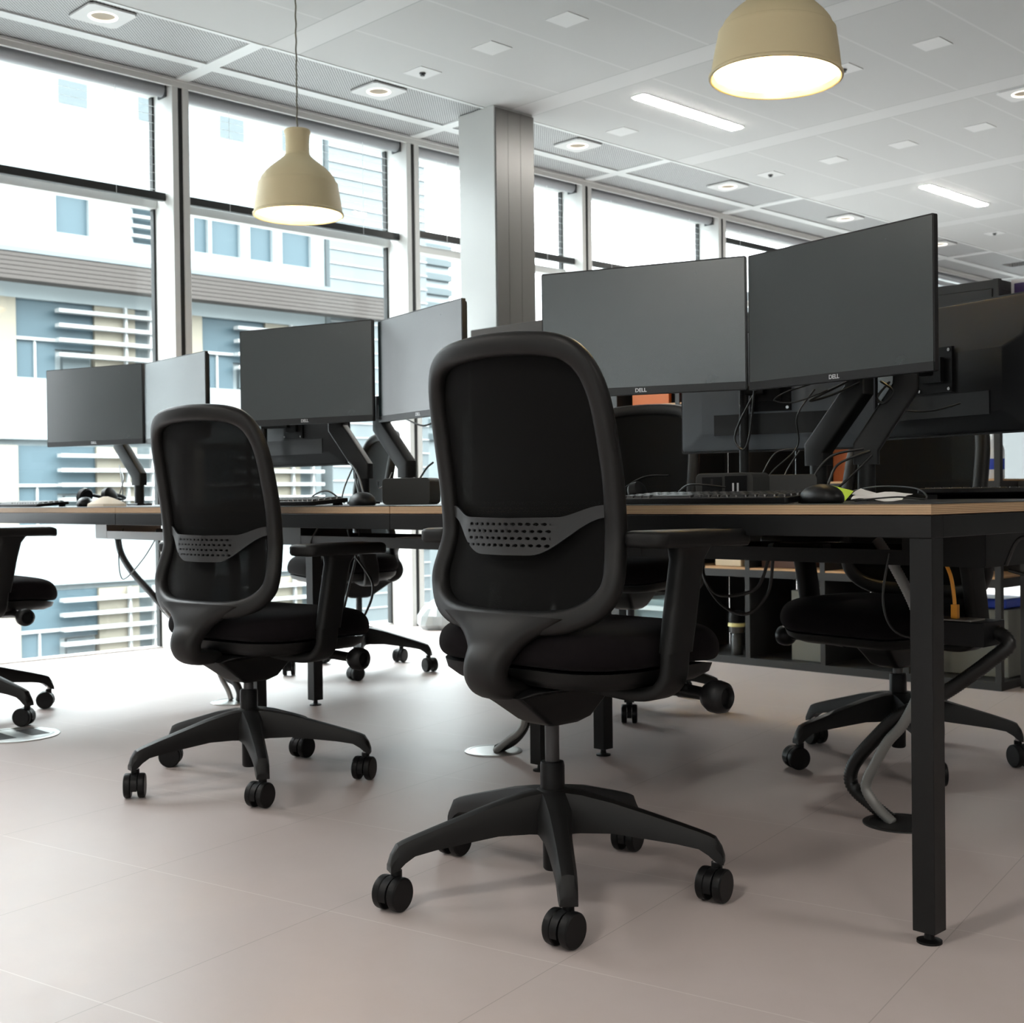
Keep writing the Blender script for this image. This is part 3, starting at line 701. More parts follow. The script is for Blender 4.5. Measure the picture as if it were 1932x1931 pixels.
# ------------------------------------------------------------------ monitors
def text_mesh(s, size, depth):
    cu = bpy.data.curves.new('lettering', 'FONT'); cu.body = s; cu.size = size; cu.extrude = depth; cu.align_x = 'CENTER'; cu.align_y = 'CENTER'; cu.offset = size * 0.018
    o = bpy.data.objects.new('lettering', cu); COL.objects.link(o)
    dg = bpy.context.evaluated_depsgraph_get(); me = bpy.data.meshes.new_from_object(o.evaluated_get(dg))
    bpy.data.objects.remove(o); me.materials.clear(); me.materials.append(LOGO); return me
LOGO_ME = text_mesh('DELL', 0.0135, 0.0003)
MON = {}
def monitor_meshes(W=0.536, H=0.322):
    h = W / 2
    MON['monitor_housing'] = mesh('monitor_housing', MB().prism(rrect(h, H / 2, 0.004, 3, 0, H / 2), 0.0006, 0.012, 'y'), BEZEL)
    MON['screen'] = mesh('screen', MB().box(-h + 0.0035, h - 0.0035, -0.0004, 0.0005, 0.020, H - 0.0035), SCREEN)
    MON['chin_bezel'] = mesh('chin_bezel', MB().box(-h + 0.002, h - 0.002, -0.0022, 0.0005, 0.0012, 0.0195), mat('chin bezel', (0.011, 0.012, 0.013), 0.36))
    m = MB(); rings = []
    for y, gx, z0, z1 in ((0.012, 0.004, 0.004, H - 0.004), (0.020, 0.006, 0.006, H - 0.006), (0.0235, 0.012, 0.012, H - 0.012), (0.0236, 0.03, 0.02, 0.225), (0.0420, 0.07, 0.05, 0.20)):
        rings.append([(x, y, z) for x, z in rrect(h - gx, (z1 - z0) / 2, 0.008, 3, 0, (z0 + z1) / 2)])
    MON['back_cover'] = mesh('back_cover', m.loft(rings), MBACK, 30)
    g_ = MON['back_cover'].copy(); g_.materials.clear(); g_.materials.append(mat('window-lit monitor back', (0.17, 0.19, 0.215), 0.4)); MON['lit_back'] = g_  # copy of the back with window light put into its colour
    MON['vesa_plate'] = mesh('vesa_plate', MB().box(-0.055, 0.055, 0.0421, 0.050, 0.105, 0.215).box(-0.03, 0.03, 0.050, 0.062, 0.13, 0.19), PLASTIC2)
    m = MB()
    for sx in (-1, 1):
        for sz in (-1, 1): m.cyl((sx * 0.047, 0.050, 0.16 + sz * 0.047), (sx * 0.047, 0.0535, 0.16 + sz * 0.047), 0.0042, seg=10)
    MON['screw'] = mesh('screw', m, CHROME)
    MON['port_cover'] = mesh('port_cover', MB().box(-0.16, 0.16, 0.0421, 0.0445, 0.045, 0.10), BEZEL)
def monitor(pa, pb, z, label, grey=False):  # grey picks the back with window light put into its colour
    """pa, pb: the screen's left and right bottom corners in plan as seen from its front."""
    cx, cy = (pa[0] + pb[0]) / 2, (pa[1] + pb[1]) / 2
    m = thing('monitor', label, 'monitor', (cx, cy, z), math.atan2(pb[1] - pa[1], pb[0] - pa[0]), 'desk monitors on arms')
    for k in ('monitor_housing', 'screen', 'chin_bezel', 'back_cover', 'vesa_plate', 'port_cover'):
        o = put(k, MON['lit_back'] if grey and k == 'back_cover' else MON[k], m)
        if k == 'vesa_plate': put('screw', MON['screw'], o)
    put('maker_logo', LOGO_ME, m, (0.0, -0.0024, 0.0105), (R(90), 0, 0))['label'] = 'small silver letters DELL'
    return m
monitor_meshes()
monitor((-1.772, 2.532), (-1.240, 2.429), 0.997, 'right monitor of the nearest pair, tall in the picture, screen facing the viewer')
monitor((-2.286, 2.351), (-1.779, 2.541), 1.001, 'left monitor of the nearest pair, just right of the foreground chair')
monitor((-3.685, 2.338), (-3.178, 2.500), 0.995, 'left monitor of the middle pair, behind the second chair')
monitor((-3.172, 2.518), (-2.645, 2.404), 0.990, 'right monitor of the middle pair, partly hidden by the foreground chair')
monitor((-5.168, 2.333), (-4.656, 2.500), 0.980, 'left monitor of the pair closest to the windows')
monitor((-4.648, 2.506), (-4.118, 2.462), 0.978, 'right monitor of the pair closest to the windows, pale with reflection')
monitor((-1.215, 2.88), (-1.735, 3.03), 0.885, 'dark back of the monitor across the nearest desk, at the right photo border')
monitor((-1.665, 2.93), (-2.165, 2.80), 0.862, 'window-lit bluish back of the monitor below the near left monitor', True)
monitor((-3.72, 2.82), (-4.25, 2.78), 0.872, 'dark back of the monitor hanging low behind the middle pair')
monitor((-4.60, 3.02), (-4.88, 3.46), 0.930, 'window-lit grey back of the monitor right of the left end pair', True)

# ------------------------------------------------------------------ monitor arms
def bar(m, p0, p1, hw, ht, up=(0, 1, 0)):
    p0, p1 = Vector(p0), Vector(p1); t = (p1 - p0).normalized(); b = Vector(up); b = (b - t * b.dot(t)).normalized(); n = t.cross(b)
    prof = rrect(hw, ht, min(hw, ht) * 0.35, 3)
    m.loft([[p + n * u + b * v for u, v in prof] for p in (p0, p1)])
def arm(px, py, ex, ey, ez, hx, hy, hz, label, zt=0.835):
    a = thing('monitor_mount', label, 'monitor arm', (px, py, 0.7315), 0, 'black monitor arms')
    D = Vector((px, py, 0.7315)); z = lambda v: v - 0.7315
    obj('desk_clamp', MB().box(-0.045, 0.045, -0.035, 0.035, 0, 0.008), PLASTIC2, a, 0.002)
    obj('pole', MB().cyl((0, 0, 0.008), (0, 0, z(zt) - 0.02), 0.0205, seg=28), POWDER, a)
    e = Vector((ex, ey, ez)) - D; h = Vector((hx, hy, hz)) - D
    m = MB(); side = Vector((-(e.y), e.x, 0)); side = side.normalized() if side.length > 1e-4 else Vector((0, 1, 0))
    b0 = Vector((0, 0, z(zt) - 0.02)); b1 = Vector((0, 0, z(zt) + 0.02)); e2 = e + Vector((0, 0, 0.07))
    path = [b0, b1, e, e2]
    rings = []
    for i, p in enumerate(path):
        t0 = (path[i] - path[i - 1]).normalized() if i else None; t1 = (path[i + 1] - path[i]).normalized() if i < 3 else None
        t = ((t0 or t1) + (t1 or t0)).normalized(); n = t.cross(side).normalized(); k = 1.0 / max(0.6, t.dot(t1 or t0))
        rings.append([p + n * (u * k) + side * v for u, v in rrect(0.029, 0.0195, 0.006, 3)])
    obj('lower_link', m.loft(rings), POWDER, a, 0, sharp=30)
    m = MB(); bar(m, e2 + Vector((0, 0, -0.02)), h, 0.016, 0.012, (0, 0, 1)); m.cyl(e2 + Vector((0, 0, -0.045)), e2 + Vector((0, 0, 0.03)), 0.021, seg=20)
    obj('upper_link', m, POWDER, a, 0)
arm(-1.636, 2.62, -1.516, 2.60, 0.985, -1.49, 2.55, 1.155, 'right leaning monitor arm with post left of the lime note')
arm(-1.527, 2.65, -1.448, 2.69, 0.992, -1.480, 2.85, 1.04, 'right leaning monitor arm further right, behind the white papers')
arm(-3.342, 2.585, -3.430, 2.55, 0.985, -3.42, 2.48, 1.145, 'left leaning monitor arm under the middle left monitor')
arm(-3.134, 2.60, -3.285, 2.62, 0.985, -2.95, 2.53, 1.14, 'left leaning monitor arm under the middle right monitor, by the socket block')
arm(-4.885, 2.60, -5.0, 2.58, 0.985, -4.88, 2.49, 1.14, 'left leaning monitor arm at the desk end near the windows')

def post(px, py, hx, hy, hz, label):
    a = thing('monitor_mount', label, 'monitor arm', (px, py, 0.7315), 0, 'black monitor arms')
    obj('desk_clamp', MB().box(-0.035, 0.035, -0.03, 0.03, 0, 0.008), PLASTIC2, a, 0.002)
    obj('pole', MB().cyl((0, 0, 0.008), (0, 0, hz - 0.7315 + 0.02), 0.0125, seg=20), POWDER, a)
    m = MB(); bar(m, (0, 0, hz - 0.7315), (hx - px, hy - py, hz - 0.7315), 0.014, 0.012, (0, 0, 1)); obj('head_link', m, POWDER, a)
post(-1.95, 2.765, -1.917, 2.80, 1.02, 'slim post behind the near socket blocks holding the window-lit bluish monitor back')
post(-4.10, 2.70, -3.985, 2.735, 1.03, 'slim post holding the low dark monitor behind the middle pair')
post(-4.86, 3.12, -4.79, 3.20, 1.09, 'slim post holding the window-lit monitor back near the windows')

# ------------------------------------------------------------------ things on the desks
def keyboard(x, y, rz, label, z=0.7318, w=0.44, dpt=0.13, tilt=4.0):
    k = thing('keyboard', label, 'keyboard', (x, y, z), rz, 'black keyboards')
    Mt = Matrix.Translation((0, 0, 0.0045)) @ Matrix.Rotation(R(tilt), 4, 'X')
    m = MB().prism(rrect(w / 2, dpt / 2, 0.008, 3), 0.0, 0.012, M=Mt)
    obj('keyboard_case', m, PLASTIC2, k, 0.002)
    m = MB()
    for r_ in range(5):
        for c_ in range(19):
            cx = -w / 2 + 0.021 + c_ * 0.0221 + (0.004 * r_ if c_ < 15 else 0); cy = -dpt / 2 + 0.02 + r_ * 0.0215
            if r_ == 0 and 3 < c_ < 9 and c_ != 6: continue
            hw = 0.009 if not (r_ == 0 and c_ == 6) else 0.05
            m.loft([[(cx + u, cy + v, zz) for u, v in rrect(hw + g, 0.009 + g, 0.002, 1)] for zz, g in ((0.012, 0.0), (0.0165, -0.0012))], M=Mt)
    obj('keys', m, mat('black keycap', (0.012, 0.0125, 0.013), 0.28, spec=0.8), k)
    m = MB()
    for s in (-1, 1): m.box(s * w * 0.42 - 0.015, s * w * 0.42 + 0.015, dpt / 2 - 0.02, dpt / 2 - 0.008, 0.0, 0.011)
    obj('keyboard_feet', m, PLASTIC2, k)
def mouse(x, y, rz, label):
    k = thing('computer_mouse', label, 'mouse', (x, y, 0.7316), rz, 'black computer mice')
    rings = []
    for zz, s in ((0.0, 0.92), (0.004, 1.0), (0.012, 0.99), (0.021, 0.90), (0.029, 0.70), (0.034, 0.42), (0.0355, 0.12)):
        rings.append([(0.031 * s * math.copysign(abs(math.cos(a)) ** 0.8, math.cos(a)), 0.054 * s * math.sin(a) + 0.006 * (1 - s), zz - 0.004 * max(0, math.sin(a)) * (1 - s)) for a in [q * 2 * math.pi / 28 for q in range(28)]])
    obj('mouse_body', MB().loft(rings), PLASTIC2, k, sharp=60)
    obj('scroll_wheel', MB().cyl((-0.003, 0.03, 0.0265), (0.003, 0.03, 0.0265), 0.008, seg=14), PLASTIC, k)
keyboard(-1.535, 2.07, -0.02, 'black keyboard on the nearest desk, behind the foreground chair armrest')
mouse(-1.274, 2.050, R(65), 'black mouse on the nearest desk beside the lime note')
keyboard(-3.075, 2.09, 0.02, 'black keyboard on the middle desk')
mouse(-2.688, 2.075, R(75), 'black mouse on the middle desk beside its keyboard')
keyboard(-4.86, 2.11, 0.03, 'black keyboard on the desk at the left end')
mouse(-4.47, 2.16, R(60), 'black mouse on the left end desk beside its keyboard')
keyboard(-1.29, 2.92, math.pi + 0.04, 'black keyboard seen from its raised rear edge, right of the white papers', z=0.7318, tilt=9)

def socket_block(x, y, rz, label, w=0.16, h=0.062, d=0.075):
    k = thing('desktop_socket_block', label, 'socket block', (x, y, 0.7316), rz, 'black desktop socket blocks')
    m = MB().prism([(u, v) for u, v in rrect(w / 2, h / 2, 0.012, 4, 0, h / 2)], -d / 2, d / 2, 'y')
    obj('socket_case', m, mat('socket black', (0.026, 0.026, 0.024), 0.5), k, 0.002)
    m = MB().box(-w * 0.38, -w * 0.03, -d / 2 - 0.0015, -d / 2 + 0.001, 0.012, h - 0.008)
    f = obj('socket_face', m, PLASTIC2, k, 0.001)
    m = MB()
    for ux, uz, sx, sz in ((-w * 0.2 - 0.0, h * 0.72, 0.003, 0.006), (-w * 0.2 - 0.011, h * 0.38, 0.0055, 0.003), (-w * 0.2 + 0.011, h * 0.38, 0.0055, 0.003)):
        m.box(ux - sx, ux + sx, -d / 2 - 0.0019, -d / 2 - 0.0014, uz - sz, uz + sz)
    obj('pin_holes', m, GASKET, f)
    u = obj('port_panel', MB().box(w * 0.02, w * 0.4, -d / 2 - 0.0015, -d / 2 + 0.001, 0.008, h - 0.006), PLASTIC2, k, 0.001)
    m = MB()
    for ux in (w * 0.17, w * 0.25): m.box(ux - 0.0022, ux + 0.0022, -d / 2 - 0.0019, -d / 2 - 0.0014, h * 0.36, h * 0.66)
    obj('charging_ports', m, LOGO, u)
socket_block(-1.625, 2.26, R(6), 'black desktop socket block behind the nearest keyboard', 0.140, 0.064)
socket_block(-1.655, 2.50, R(215), 'black desktop socket block turned away, right behind the nearer one', 0.15, 0.062)
socket_block(-2.79, 2.33, R(205), 'black desktop socket block left of the foreground chair back', 0.15, 0.075)

def cable(name, pts, r, label, m=CABLE, n=8, cat='cable', seg=8):
    o = obj(name, MB().tube(spline(pts, n), r, seg), m, None); return tag(o, label, cat)
def hose(name, pts, r, label, m, pitch=0.0065):
    p = spline(pts, 14); q = [p[0]]; acc = 0; step = pitch / 2; out = [p[0]]
    for a, b in zip(p, p[1:]):
        l = (b - a).length; t = step - acc
        while t <= l: out.append(a.lerp(b, t / l)); t += step
        acc = l - (t - step)
    rr = [r if i % 2 else r * 0.88 for i in range(len(out))]
    o = obj(name, MB().tube(out, rr, 12), m, None, sharp=80); return tag(o, label, 'cable conduit')

DZ = 0.7316
# papers and notes by the near mouse
def sheet(name, quad, label, m, cat='paper', wob=0.004):
    mb = MB(); a, b, c, d = [Vector(p) for p in quad]; n = 6; v = []
    for j in range(n + 1):
        for i in range(n + 1):
            p = a.lerp(b, i / n).lerp(d.lerp(c, i / n), j / n); v.append(p + Vector((0, 0, wob * math.sin(i * 1.1 + j * 0.7))))
    f = [(j * (n + 1) + i, j * (n + 1) + i + 1, (j + 1) * (n + 1) + i + 1, (j + 1) * (n + 1) + i) for j in range(n) for i in range(n)]
    k = len(v); v += [p - Vector((0, 0, 0.0006)) for p in v]; f += [tuple(q + k for q in g[::-1]) for g in f]
    mb.add(v, f); o = obj(name, mb, m, None, sharp=70); return tag(o, label, cat)
sheet('sticky_note', [(-1.340, 2.18, DZ + .006), (-1.295, 2.165, DZ + .003), (-1.305, 2.215, DZ + .022), (-1.360, 2.225, DZ + .034)], 'lime green sticky note behind the nearest mouse', LIME, 'note', 0.0)
sheet('paper_sheet', [(-1.312, 2.22, DZ + .016), (-1.255, 2.195, DZ + .003), (-1.250, 2.26, DZ + .006), (-1.330, 2.285, DZ + .028)], 'creased white paper beside the lime note', PAPER, 'paper', 0.001)
sheet('paper_sheet', [(-1.285, 2.17, DZ + .006), (-1.175, 2.165, DZ + .004), (-1.19, 2.235, DZ + .018), (-1.31, 2.24, DZ + .016)], 'curled white paper right of the creased sheet', PAPER, 'paper', 0.003)
# paper bag and headset on the left end desk
rings = []
for zz, s in ((0, 1.0), (0.010, 0.96), (0.020, 0.70), (0.030, 0.38), (0.036, 0.12)):
    rings.append([(-4.27 + 0.11 * s * math.cos(a) * (1 + 0.15 * math.sin(3 * a)), 2.14 + 0.05 * s * math.sin(a), DZ + zz) for a in [q * 2 * math.pi / 20 for q in range(20)]])
tag(obj('paper_bag', MB().loft(rings), BEIGE, None, sharp=20), 'crumpled beige paper bag on the left end desk', 'paper bag')
hs = thing('headset', 'black headset lying on the left end desk by the arm post', 'headset', (-4.66, 2.30, DZ + 0.0), R(20))
for s in (-1, 1): obj('ear_cup', MB().lathe([(0.030, 0.0), (0.036, 0.006), (0.034, 0.024), (0.02, 0.03)], 20, M=Matrix.Translation((s * 0.05, 0, 0.034)) @ Matrix.Rotation(R(75) * s, 4, 'Y')), PLASTIC2, hs)
obj('headband', MB().tube(spline([(-0.06, 0.0, 0.05), (-0.055, 0.09, 0.035), (0, 0.13, 0.028), (0.055, 0.09, 0.035), (0.06, 0, 0.05)], 6), 0.007, 8), PLASTIC2, hs)
hs = thing('headset', 'black headset at the left end of the nearest keyboard', 'headset', (-1.815, 2.17, DZ), R(10))
obj('headband', MB().tube(spline([(-0.03, -0.03, 0.012), (-0.045, 0.02, 0.035), (-0.01, 0.05, 0.060), (0.045, 0.06, 0.062)], 8), 0.0022, 8), PLASTIC2, hs)
obj('ear_cup', MB().lathe([(0.024, 0.0), (0.028, 0.006), (0.026, 0.022), (0.014, 0.027)], 20, M=Matrix.Translation((0.0, -0.02, 0.018)) @ Matrix.Rotation(R(70), 4, 'Y')), PLASTIC2, hs)

# cables on and around the desks
for i, (pts, lab) in enumerate([
    ([(-1.60, 2.55, 0.99), (-1.635, 2.53, 0.93), (-1.655, 2.56, 0.86), (-1.70, 2.52, 0.80), (-1.72, 2.48, DZ + .004)], 'thin black cable dropping left of the first near arm post'),
    ([(-1.655, 2.57, 0.85), (-1.68, 2.55, 0.80), (-1.685, 2.52, DZ + .004)], 'thin black cable hugging the first near arm post'),
    ([(-1.50, 2.62, 0.845), (-1.56, 2.58, 0.815), (-1.575, 2.55, 0.76), (-1.60, 2.50, DZ + .004)], 'black cable looping between the two near arm posts'),
    ([(-1.49, 2.61, 0.835), (-1.53, 2.57, 0.78), (-1.56, 2.52, DZ + .004)], 'lower black cable between the two near arm posts'),
    ([(-1.235, 2.10, DZ + .004), (-1.16, 2.12, DZ + .010), (-1.13, 2.17, DZ + .006), (-1.20, 2.26, DZ + .026), (-1.40, 2.45, DZ + .030), (-1.52, 2.50, DZ + .01)], 'black mouse lead curving over the white papers'),
    ([(-1.80, 2.62, 1.02), (-1.86, 2.62, 0.93), (-1.875, 2.62, 0.885), (-1.85, 2.62, 0.86), (-1.83, 2.62, 0.90), (-1.80, 2.60, 1.02)], 'black cable loop hanging under the near left monitor'),
    ([(-1.50, 2.56, 1.01), (-1.56, 2.55, 0.985), (-1.62, 2.56, 0.965), (-1.57, 2.57, 0.975), (-1.50, 2.58, 1.00)], 'black cable bundle drooping below the tall right monitor'),
    ([(-3.37, 2.58, 0.86), (-3.30, 2.52, 0.82), (-3.20, 2.46, 0.76), (-3.10, 2.40, DZ + .005)], 'black cable running from the middle arm post to the desk joint'),
    ([(-3.38, 2.57, 0.85), (-3.33, 2.50, 0.79), (-3.26, 2.43, DZ + .005)], 'second black cable beside the middle arm post'),
    ([(-3.40, 2.50, DZ + .004), (-3.46, 2.48, 0.757), (-3.52, 2.47, DZ + .004)], 'black cable coil at the foot of the middle arm post'),
    ([(-3.10, 2.57, 1.0), (-2.98, 2.54, 0.972), (-2.88, 2.52, 0.985), (-2.78, 2.50, 0.99)], 'black cable slung under the middle right monitor'),
    ([(-2.84, 2.40, 0.80), (-2.78, 2.38, 0.835), (-2.74, 2.37, 0.85)], 'black antenna like cable above the middle socket block'),
    ([(-4.98, 2.56, 0.90), (-4.84, 2.50, 0.82), (-4.76, 2.46, DZ + .005)], 'black cable falling from the left end arm to the desk'),
    ([(-4.95, 2.55, 0.88), (-4.79, 2.48, 0.84), (-4.72, 2.42, 0.76), (-4.70, 2.40, DZ + .004)], 'second black cable at the left end arm'),
    ([(-1.545, 2.73, 0.965), (-1.47, 2.72, 0.94), (-1.40, 2.72, 0.935), (-1.34, 2.74, 0.95)], 'thin black cable below the dark rear monitor'),
    ([(-1.60, 2.53, 1.00), (-1.66, 2.52, 0.985), (-1.69, 2.52, 0.968), (-1.64, 2.53, 0.962), (-1.56, 2.54, 0.985)], 'thin black cable loop left of the first near arm, under the tall monitor'),
    ([(-1.67, 2.57, 0.855), (-1.71, 2.55, 0.845), (-1.73, 2.52, 0.79), (-1.735, 2.48, DZ + .004)], 'leftmost thin cable beside the first near arm post'),
    ([(-1.505, 2.60, 0.85), (-1.57, 2.57, 0.835), (-1.60, 2.54, 0.785), (-1.59, 2.50, DZ + .004)], 'upper black cable bow between the two near arm posts'),
    ([(-1.46, 2.60, 1.0), (-1.42, 2.58, 0.975), (-1.44, 2.58, 0.95), (-1.47, 2.60, 0.965), (-1.45, 2.62, 1.0)], 'black cable coil right under the tall monitor'),
    ([(-3.36, 2.54, 0.87), (-3.27, 2.50, 0.84), (-3.19, 2.46, 0.79), (-3.12, 2.42, DZ + .01)], 'third black cable right of the middle arm post'),
    ([(-3.36, 2.52, DZ + .004), (-3.42, 2.50, 0.775), (-3.48, 2.49, 0.765), (-3.50, 2.47, DZ + .004)], 'wide black cable coil left of the middle arm post'),
    ([(-3.11, 2.52, 0.83), (-3.06, 2.46, 0.80), (-3.00, 2.38, 0.78), (-2.93, 2.32, 0.80)], 'brownish black lead from the second middle arm to the socket block'),
    ([(-1.74, 2.22, 0.757), (-1.66, 2.16, 0.772), (-1.60, 2.20, 0.765)], 'black plug lead arching over the nearest keyboard'),
]):
    cable('power_cable', pts, (0.0016 if 'mouse' in lab else 0.0019 if 'thin' in lab or 'lead' in lab else 0.0029), lab)

# under-desk cable trays, on the centre line of the bench
def tray(x0, x1, label, m=POWDER, gap=None):
    t = thing('cable_tray', label, 'cable tray', ((x0 + x1) / 2, 2.6, 0.60), 0, 'under desk cable trays')
    h = (x1 - x0) / 2
    b = MB().box(-h, h, -0.15, 0.15, -0.004, 0.0).box(-h, h, -0.15, -0.146, 0, 0.028).box(-h, h, 0.146, 0.15, 0, 0.028)
    obj('tray_channel', b, m, t)
    obj('tray_bracket', MB().box(-h - 0.002, -h + 0.002, -0.15, 0.15, 0, 0.072).box(-h, -h + 0.22 * h, -0.151, -0.148, 0, 0.072), m, t)
    obj('tray_bracket', MB().box(h - 0.002, h + 0.002, -0.15, 0.15, 0, 0.072).box(h - 0.36 * h, h, -0.151, -0.148, 0, 0.072), m, t)
tray(-2.15, -1.15, 'black cable tray under the nearest desk')
tray(-3.62, -2.62, 'dark cable tray under the middle desk', GREYSTEEL)
tray(-4.98, -4.10, 'grey cable tray under the left end desk', mat('light grey steel', (0.25, 0.26, 0.27), 0.45))
def adapter(x, y, z, rz, label, m=PLASTIC2, s=(0.06, 0.03, 0.018)):
    o = obj('power_adapter', MB().box(-s[0], s[0], -s[1], s[1], 0, 2 * s[2]), m, None, 0.006, 3, (x, y, z), (0, 0, rz)); tag(o, label, 'power adapter', 'power adapters in the cable trays')
adapter(-1.62, 2.52, 0.6005, 0.2, 'black power adapter in the nearest cable tray, right one')
adapter(-1.80, 2.52, 0.6005, -0.3, 'black power adapter in the nearest cable tray, left one')
adapter(-1.71, 2.55, 0.6005, 0.5, 'pale grey plug in the nearest cable tray', TEALP, (0.018, 0.018, 0.016))
adapter(-3.0, 2.52, 0.6005, 0.3, 'bright steel adapter in the middle cable tray', STEEL, (0.06, 0.03, 0.014))
adapter(-2.86, 2.53, 0.6005, -0.3, 'black power adapter in the middle cable tray')
adapter(-4.45, 2.52, 0.6005, 0.3, 'black power adapter in the left end cable tray', PLASTIC2, (0.08, 0.03, 0.02))
for pts, lab in [
    ([(-1.86, 2.46, 0.60), (-1.845, 2.45, 0.55), (-1.80, 2.45, 0.51), (-1.70, 2.45, 0.53), (-1.67, 2.46, 0.60)], 'black cable loop hanging under the nearest cable tray'),
    ([(-1.87, 2.47, 0.60), (-1.85, 2.46, 0.54), (-1.80, 2.46, 0.485), (-1.73, 2.46, 0.47), (-1.68, 2.47, 0.52), (-1.665, 2.47, 0.60)], 'longer black cable loop hanging under the nearest cable tray'),
    ([(-1.36, 2.45, 0.62), (-1.37, 2.44, 0.52), (-1.34, 2.44, 0.455), (-1.25, 2.45, 0.44)], 'thin black lead sagging left of the front desk leg'),
    ([(-3.262, 2.46, 0.65), (-3.235, 2.46, 0.58), (-3.187, 2.46, 0.534), (-3.143, 2.46, 0.489), (-3.143, 2.46, 0.444), (-3.172, 2.46, 0.395), (-3.22, 2.46, 0.34)], 'black cable sagging right of the second chair armrest'),
    ([(-3.215, 2.47, 0.65), (-3.226, 2.46, 0.556), (-3.258, 2.46, 0.477), (-3.296, 2.46, 0.38), (-3.31, 2.46, 0.33)], 'black cable hanging straight behind the second chair armrest'),
    ([(-3.42, 2.46, 0.66), (-3.45, 2.45, 0.61), (-3.44, 2.45, 0.585), (-3.36, 2.45, 0.575)], 'black cable bow left of the second chair armrest'),
    ([(-4.78, 2.47, 0.64), (-4.80, 2.46, 0.54), (-4.79, 2.46, 0.45), (-4.74, 2.46, 0.44), (-4.60, 2.46, 0.52), (-4.50, 2.46, 0.60)], 'thin black cable loop under the left end cable tray'),
    ([(-4.46, 2.47, 0.62), (-4.42, 2.46, 0.54), (-4.36, 2.46, 0.48), (-4.28, 2.46, 0.43)], 'thin black cable dangling behind the second chair back'),
    ([(-1.13, 2.50, 0.60), (-1.10, 2.50, 0.655), (-1.07, 2.55, 0.64), (-1.07, 2.60, 0.60), (-1.11, 2.60, 0.575), (-1.16, 2.58, 0.585)], 'black cable coil under the desk end right of the front leg'),
    ([(-1.27, 2.55, 0.65), (-1.30, 2.56, 0.60), (-1.34, 2.57, 0.57), (-1.36, 2.57, 0.56)], 'thin dark lead above the orange cable'),
]:
    cable('power_cable', pts, 0.004 if 'thin' not in lab else 0.0026, lab)
rings = []
for zz, g_ in ((0.0, 0.75), (0.03, 1.0), (0.08, 0.95), (0.12, 0.7), (0.15, 0.42), (0.17, 0.18)):
    rings.append([(-5.45 + 0.13 * g_ * math.cos(a) * (1 + 0.18 * math.sin(3 * a + zz * 20)), 4.74 + 0.12 * g_ * math.sin(a) * (1 + 0.15 * math.cos(5 * a + zz * 30)), zz) for a in [q * 2 * math.pi / 24 for q in range(24)]])
tag(obj('plastic_bag', MB().loft(rings), mat('grey plastic film', (0.30, 0.32, 0.32), 0.25), None, sharp=15), 'crumpled grey plastic bag on the floor by the window', 'plastic bag')
# floor boxes with conduits
def floor_box(x, y, label, m, r=0.085):
    f = thing('floor_box', label, 'floor box', (x, y, 0), 0, 'round floor boxes')
    obj('rim', MB().lathe([(r, 0.0), (r, 0.003), (r * 0.93, 0.005), (r * 0.84, 0.005), (r * 0.82, 0.003)], 40, caps=False), m, f)
    obj('lid', MB().lathe([(r * 0.83, 0.0025), (r * 0.83, 0.0040), (0.003, 0.0040)], 40), m, f)
    return f
floor_box(-1.43, 2.62, 'black round floor box beside the front desk leg', mat('black floor box', (0.02, 0.02, 0.02), 0.4))
floor_box(-2.705, 2.56, 'steel round floor box left of the foreground chair column', STEEL)
floor_box(-4.075, 2.53, 'steel round floor box behind the second chair base', STEEL, 0.08)
fb = floor_box(-4.03, 1.70, 'steel round floor outlet with grilles at the left border', STEEL, 0.135)
g = MB()
for s in (-1, 1):
    for q in range(12): g.box(-0.06 + q * 0.0105, -0.055 + q * 0.0105, s * 0.055 - 0.03, s * 0.055 + 0.03, 0.0040, 0.0048)
obj('grille', g, GREYSTEEL, fb)
hose('flexible_conduit', [(-1.455, 2.62, 0.004), (-1.50, 2.62, 0.030), (-1.545, 2.62, 0.058), (-1.558, 2.62, 0.085), (-1.545, 2.62, 0.124), (-1.495, 2.62, 0.184), (-1.43, 2.62, 0.246), (-1.333, 2.62, 0.302), (-1.265, 2.62, 0.351), (-1.20, 2.62, 0.403), (-1.181, 2.625, 0.424), (-1.20, 2.63, 0.444), (-1.235, 2.63, 0.449)],
     0.0165, 'black ribbed conduit bending from the black floor box to the module', mat('black hose', (0.006, 0.006, 0.006), 0.4))
hose('flexible_conduit', [(-1.440, 2.60, 0.004), (-1.475, 2.60, 0.030), (-1.503, 2.60, 0.062), (-1.506, 2.60, 0.085), (-1.490, 2.60, 0.120), (-1.452, 2.60, 0.185), (-1.41, 2.60, 0.235), (-1.37, 2.60, 0.32), (-1.36, 2.60, 0.42), (-1.385, 2.60, 0.50), (-1.432, 2.60, 0.585), (-1.475, 2.60, 0.645)],
     0.0125, 'grey metal conduit rising from the black floor box', GREYHOSE)
hose('flexible_conduit', [(-2.685, 2.55, 0.006), (-2.629, 2.55, 0.045), (-2.585, 2.55, 0.075), (-2.563, 2.55, 0.110), (-2.585, 2.55, 0.145), (-2.64, 2.55, 0.175), (-2.72, 2.55, 0.25), (-2.80, 2.55, 0.40), (-2.84, 2.55, 0.60)],
     0.0105, 'grey conduit rising from the steel floor box behind the foreground chair', GREYHOSE)
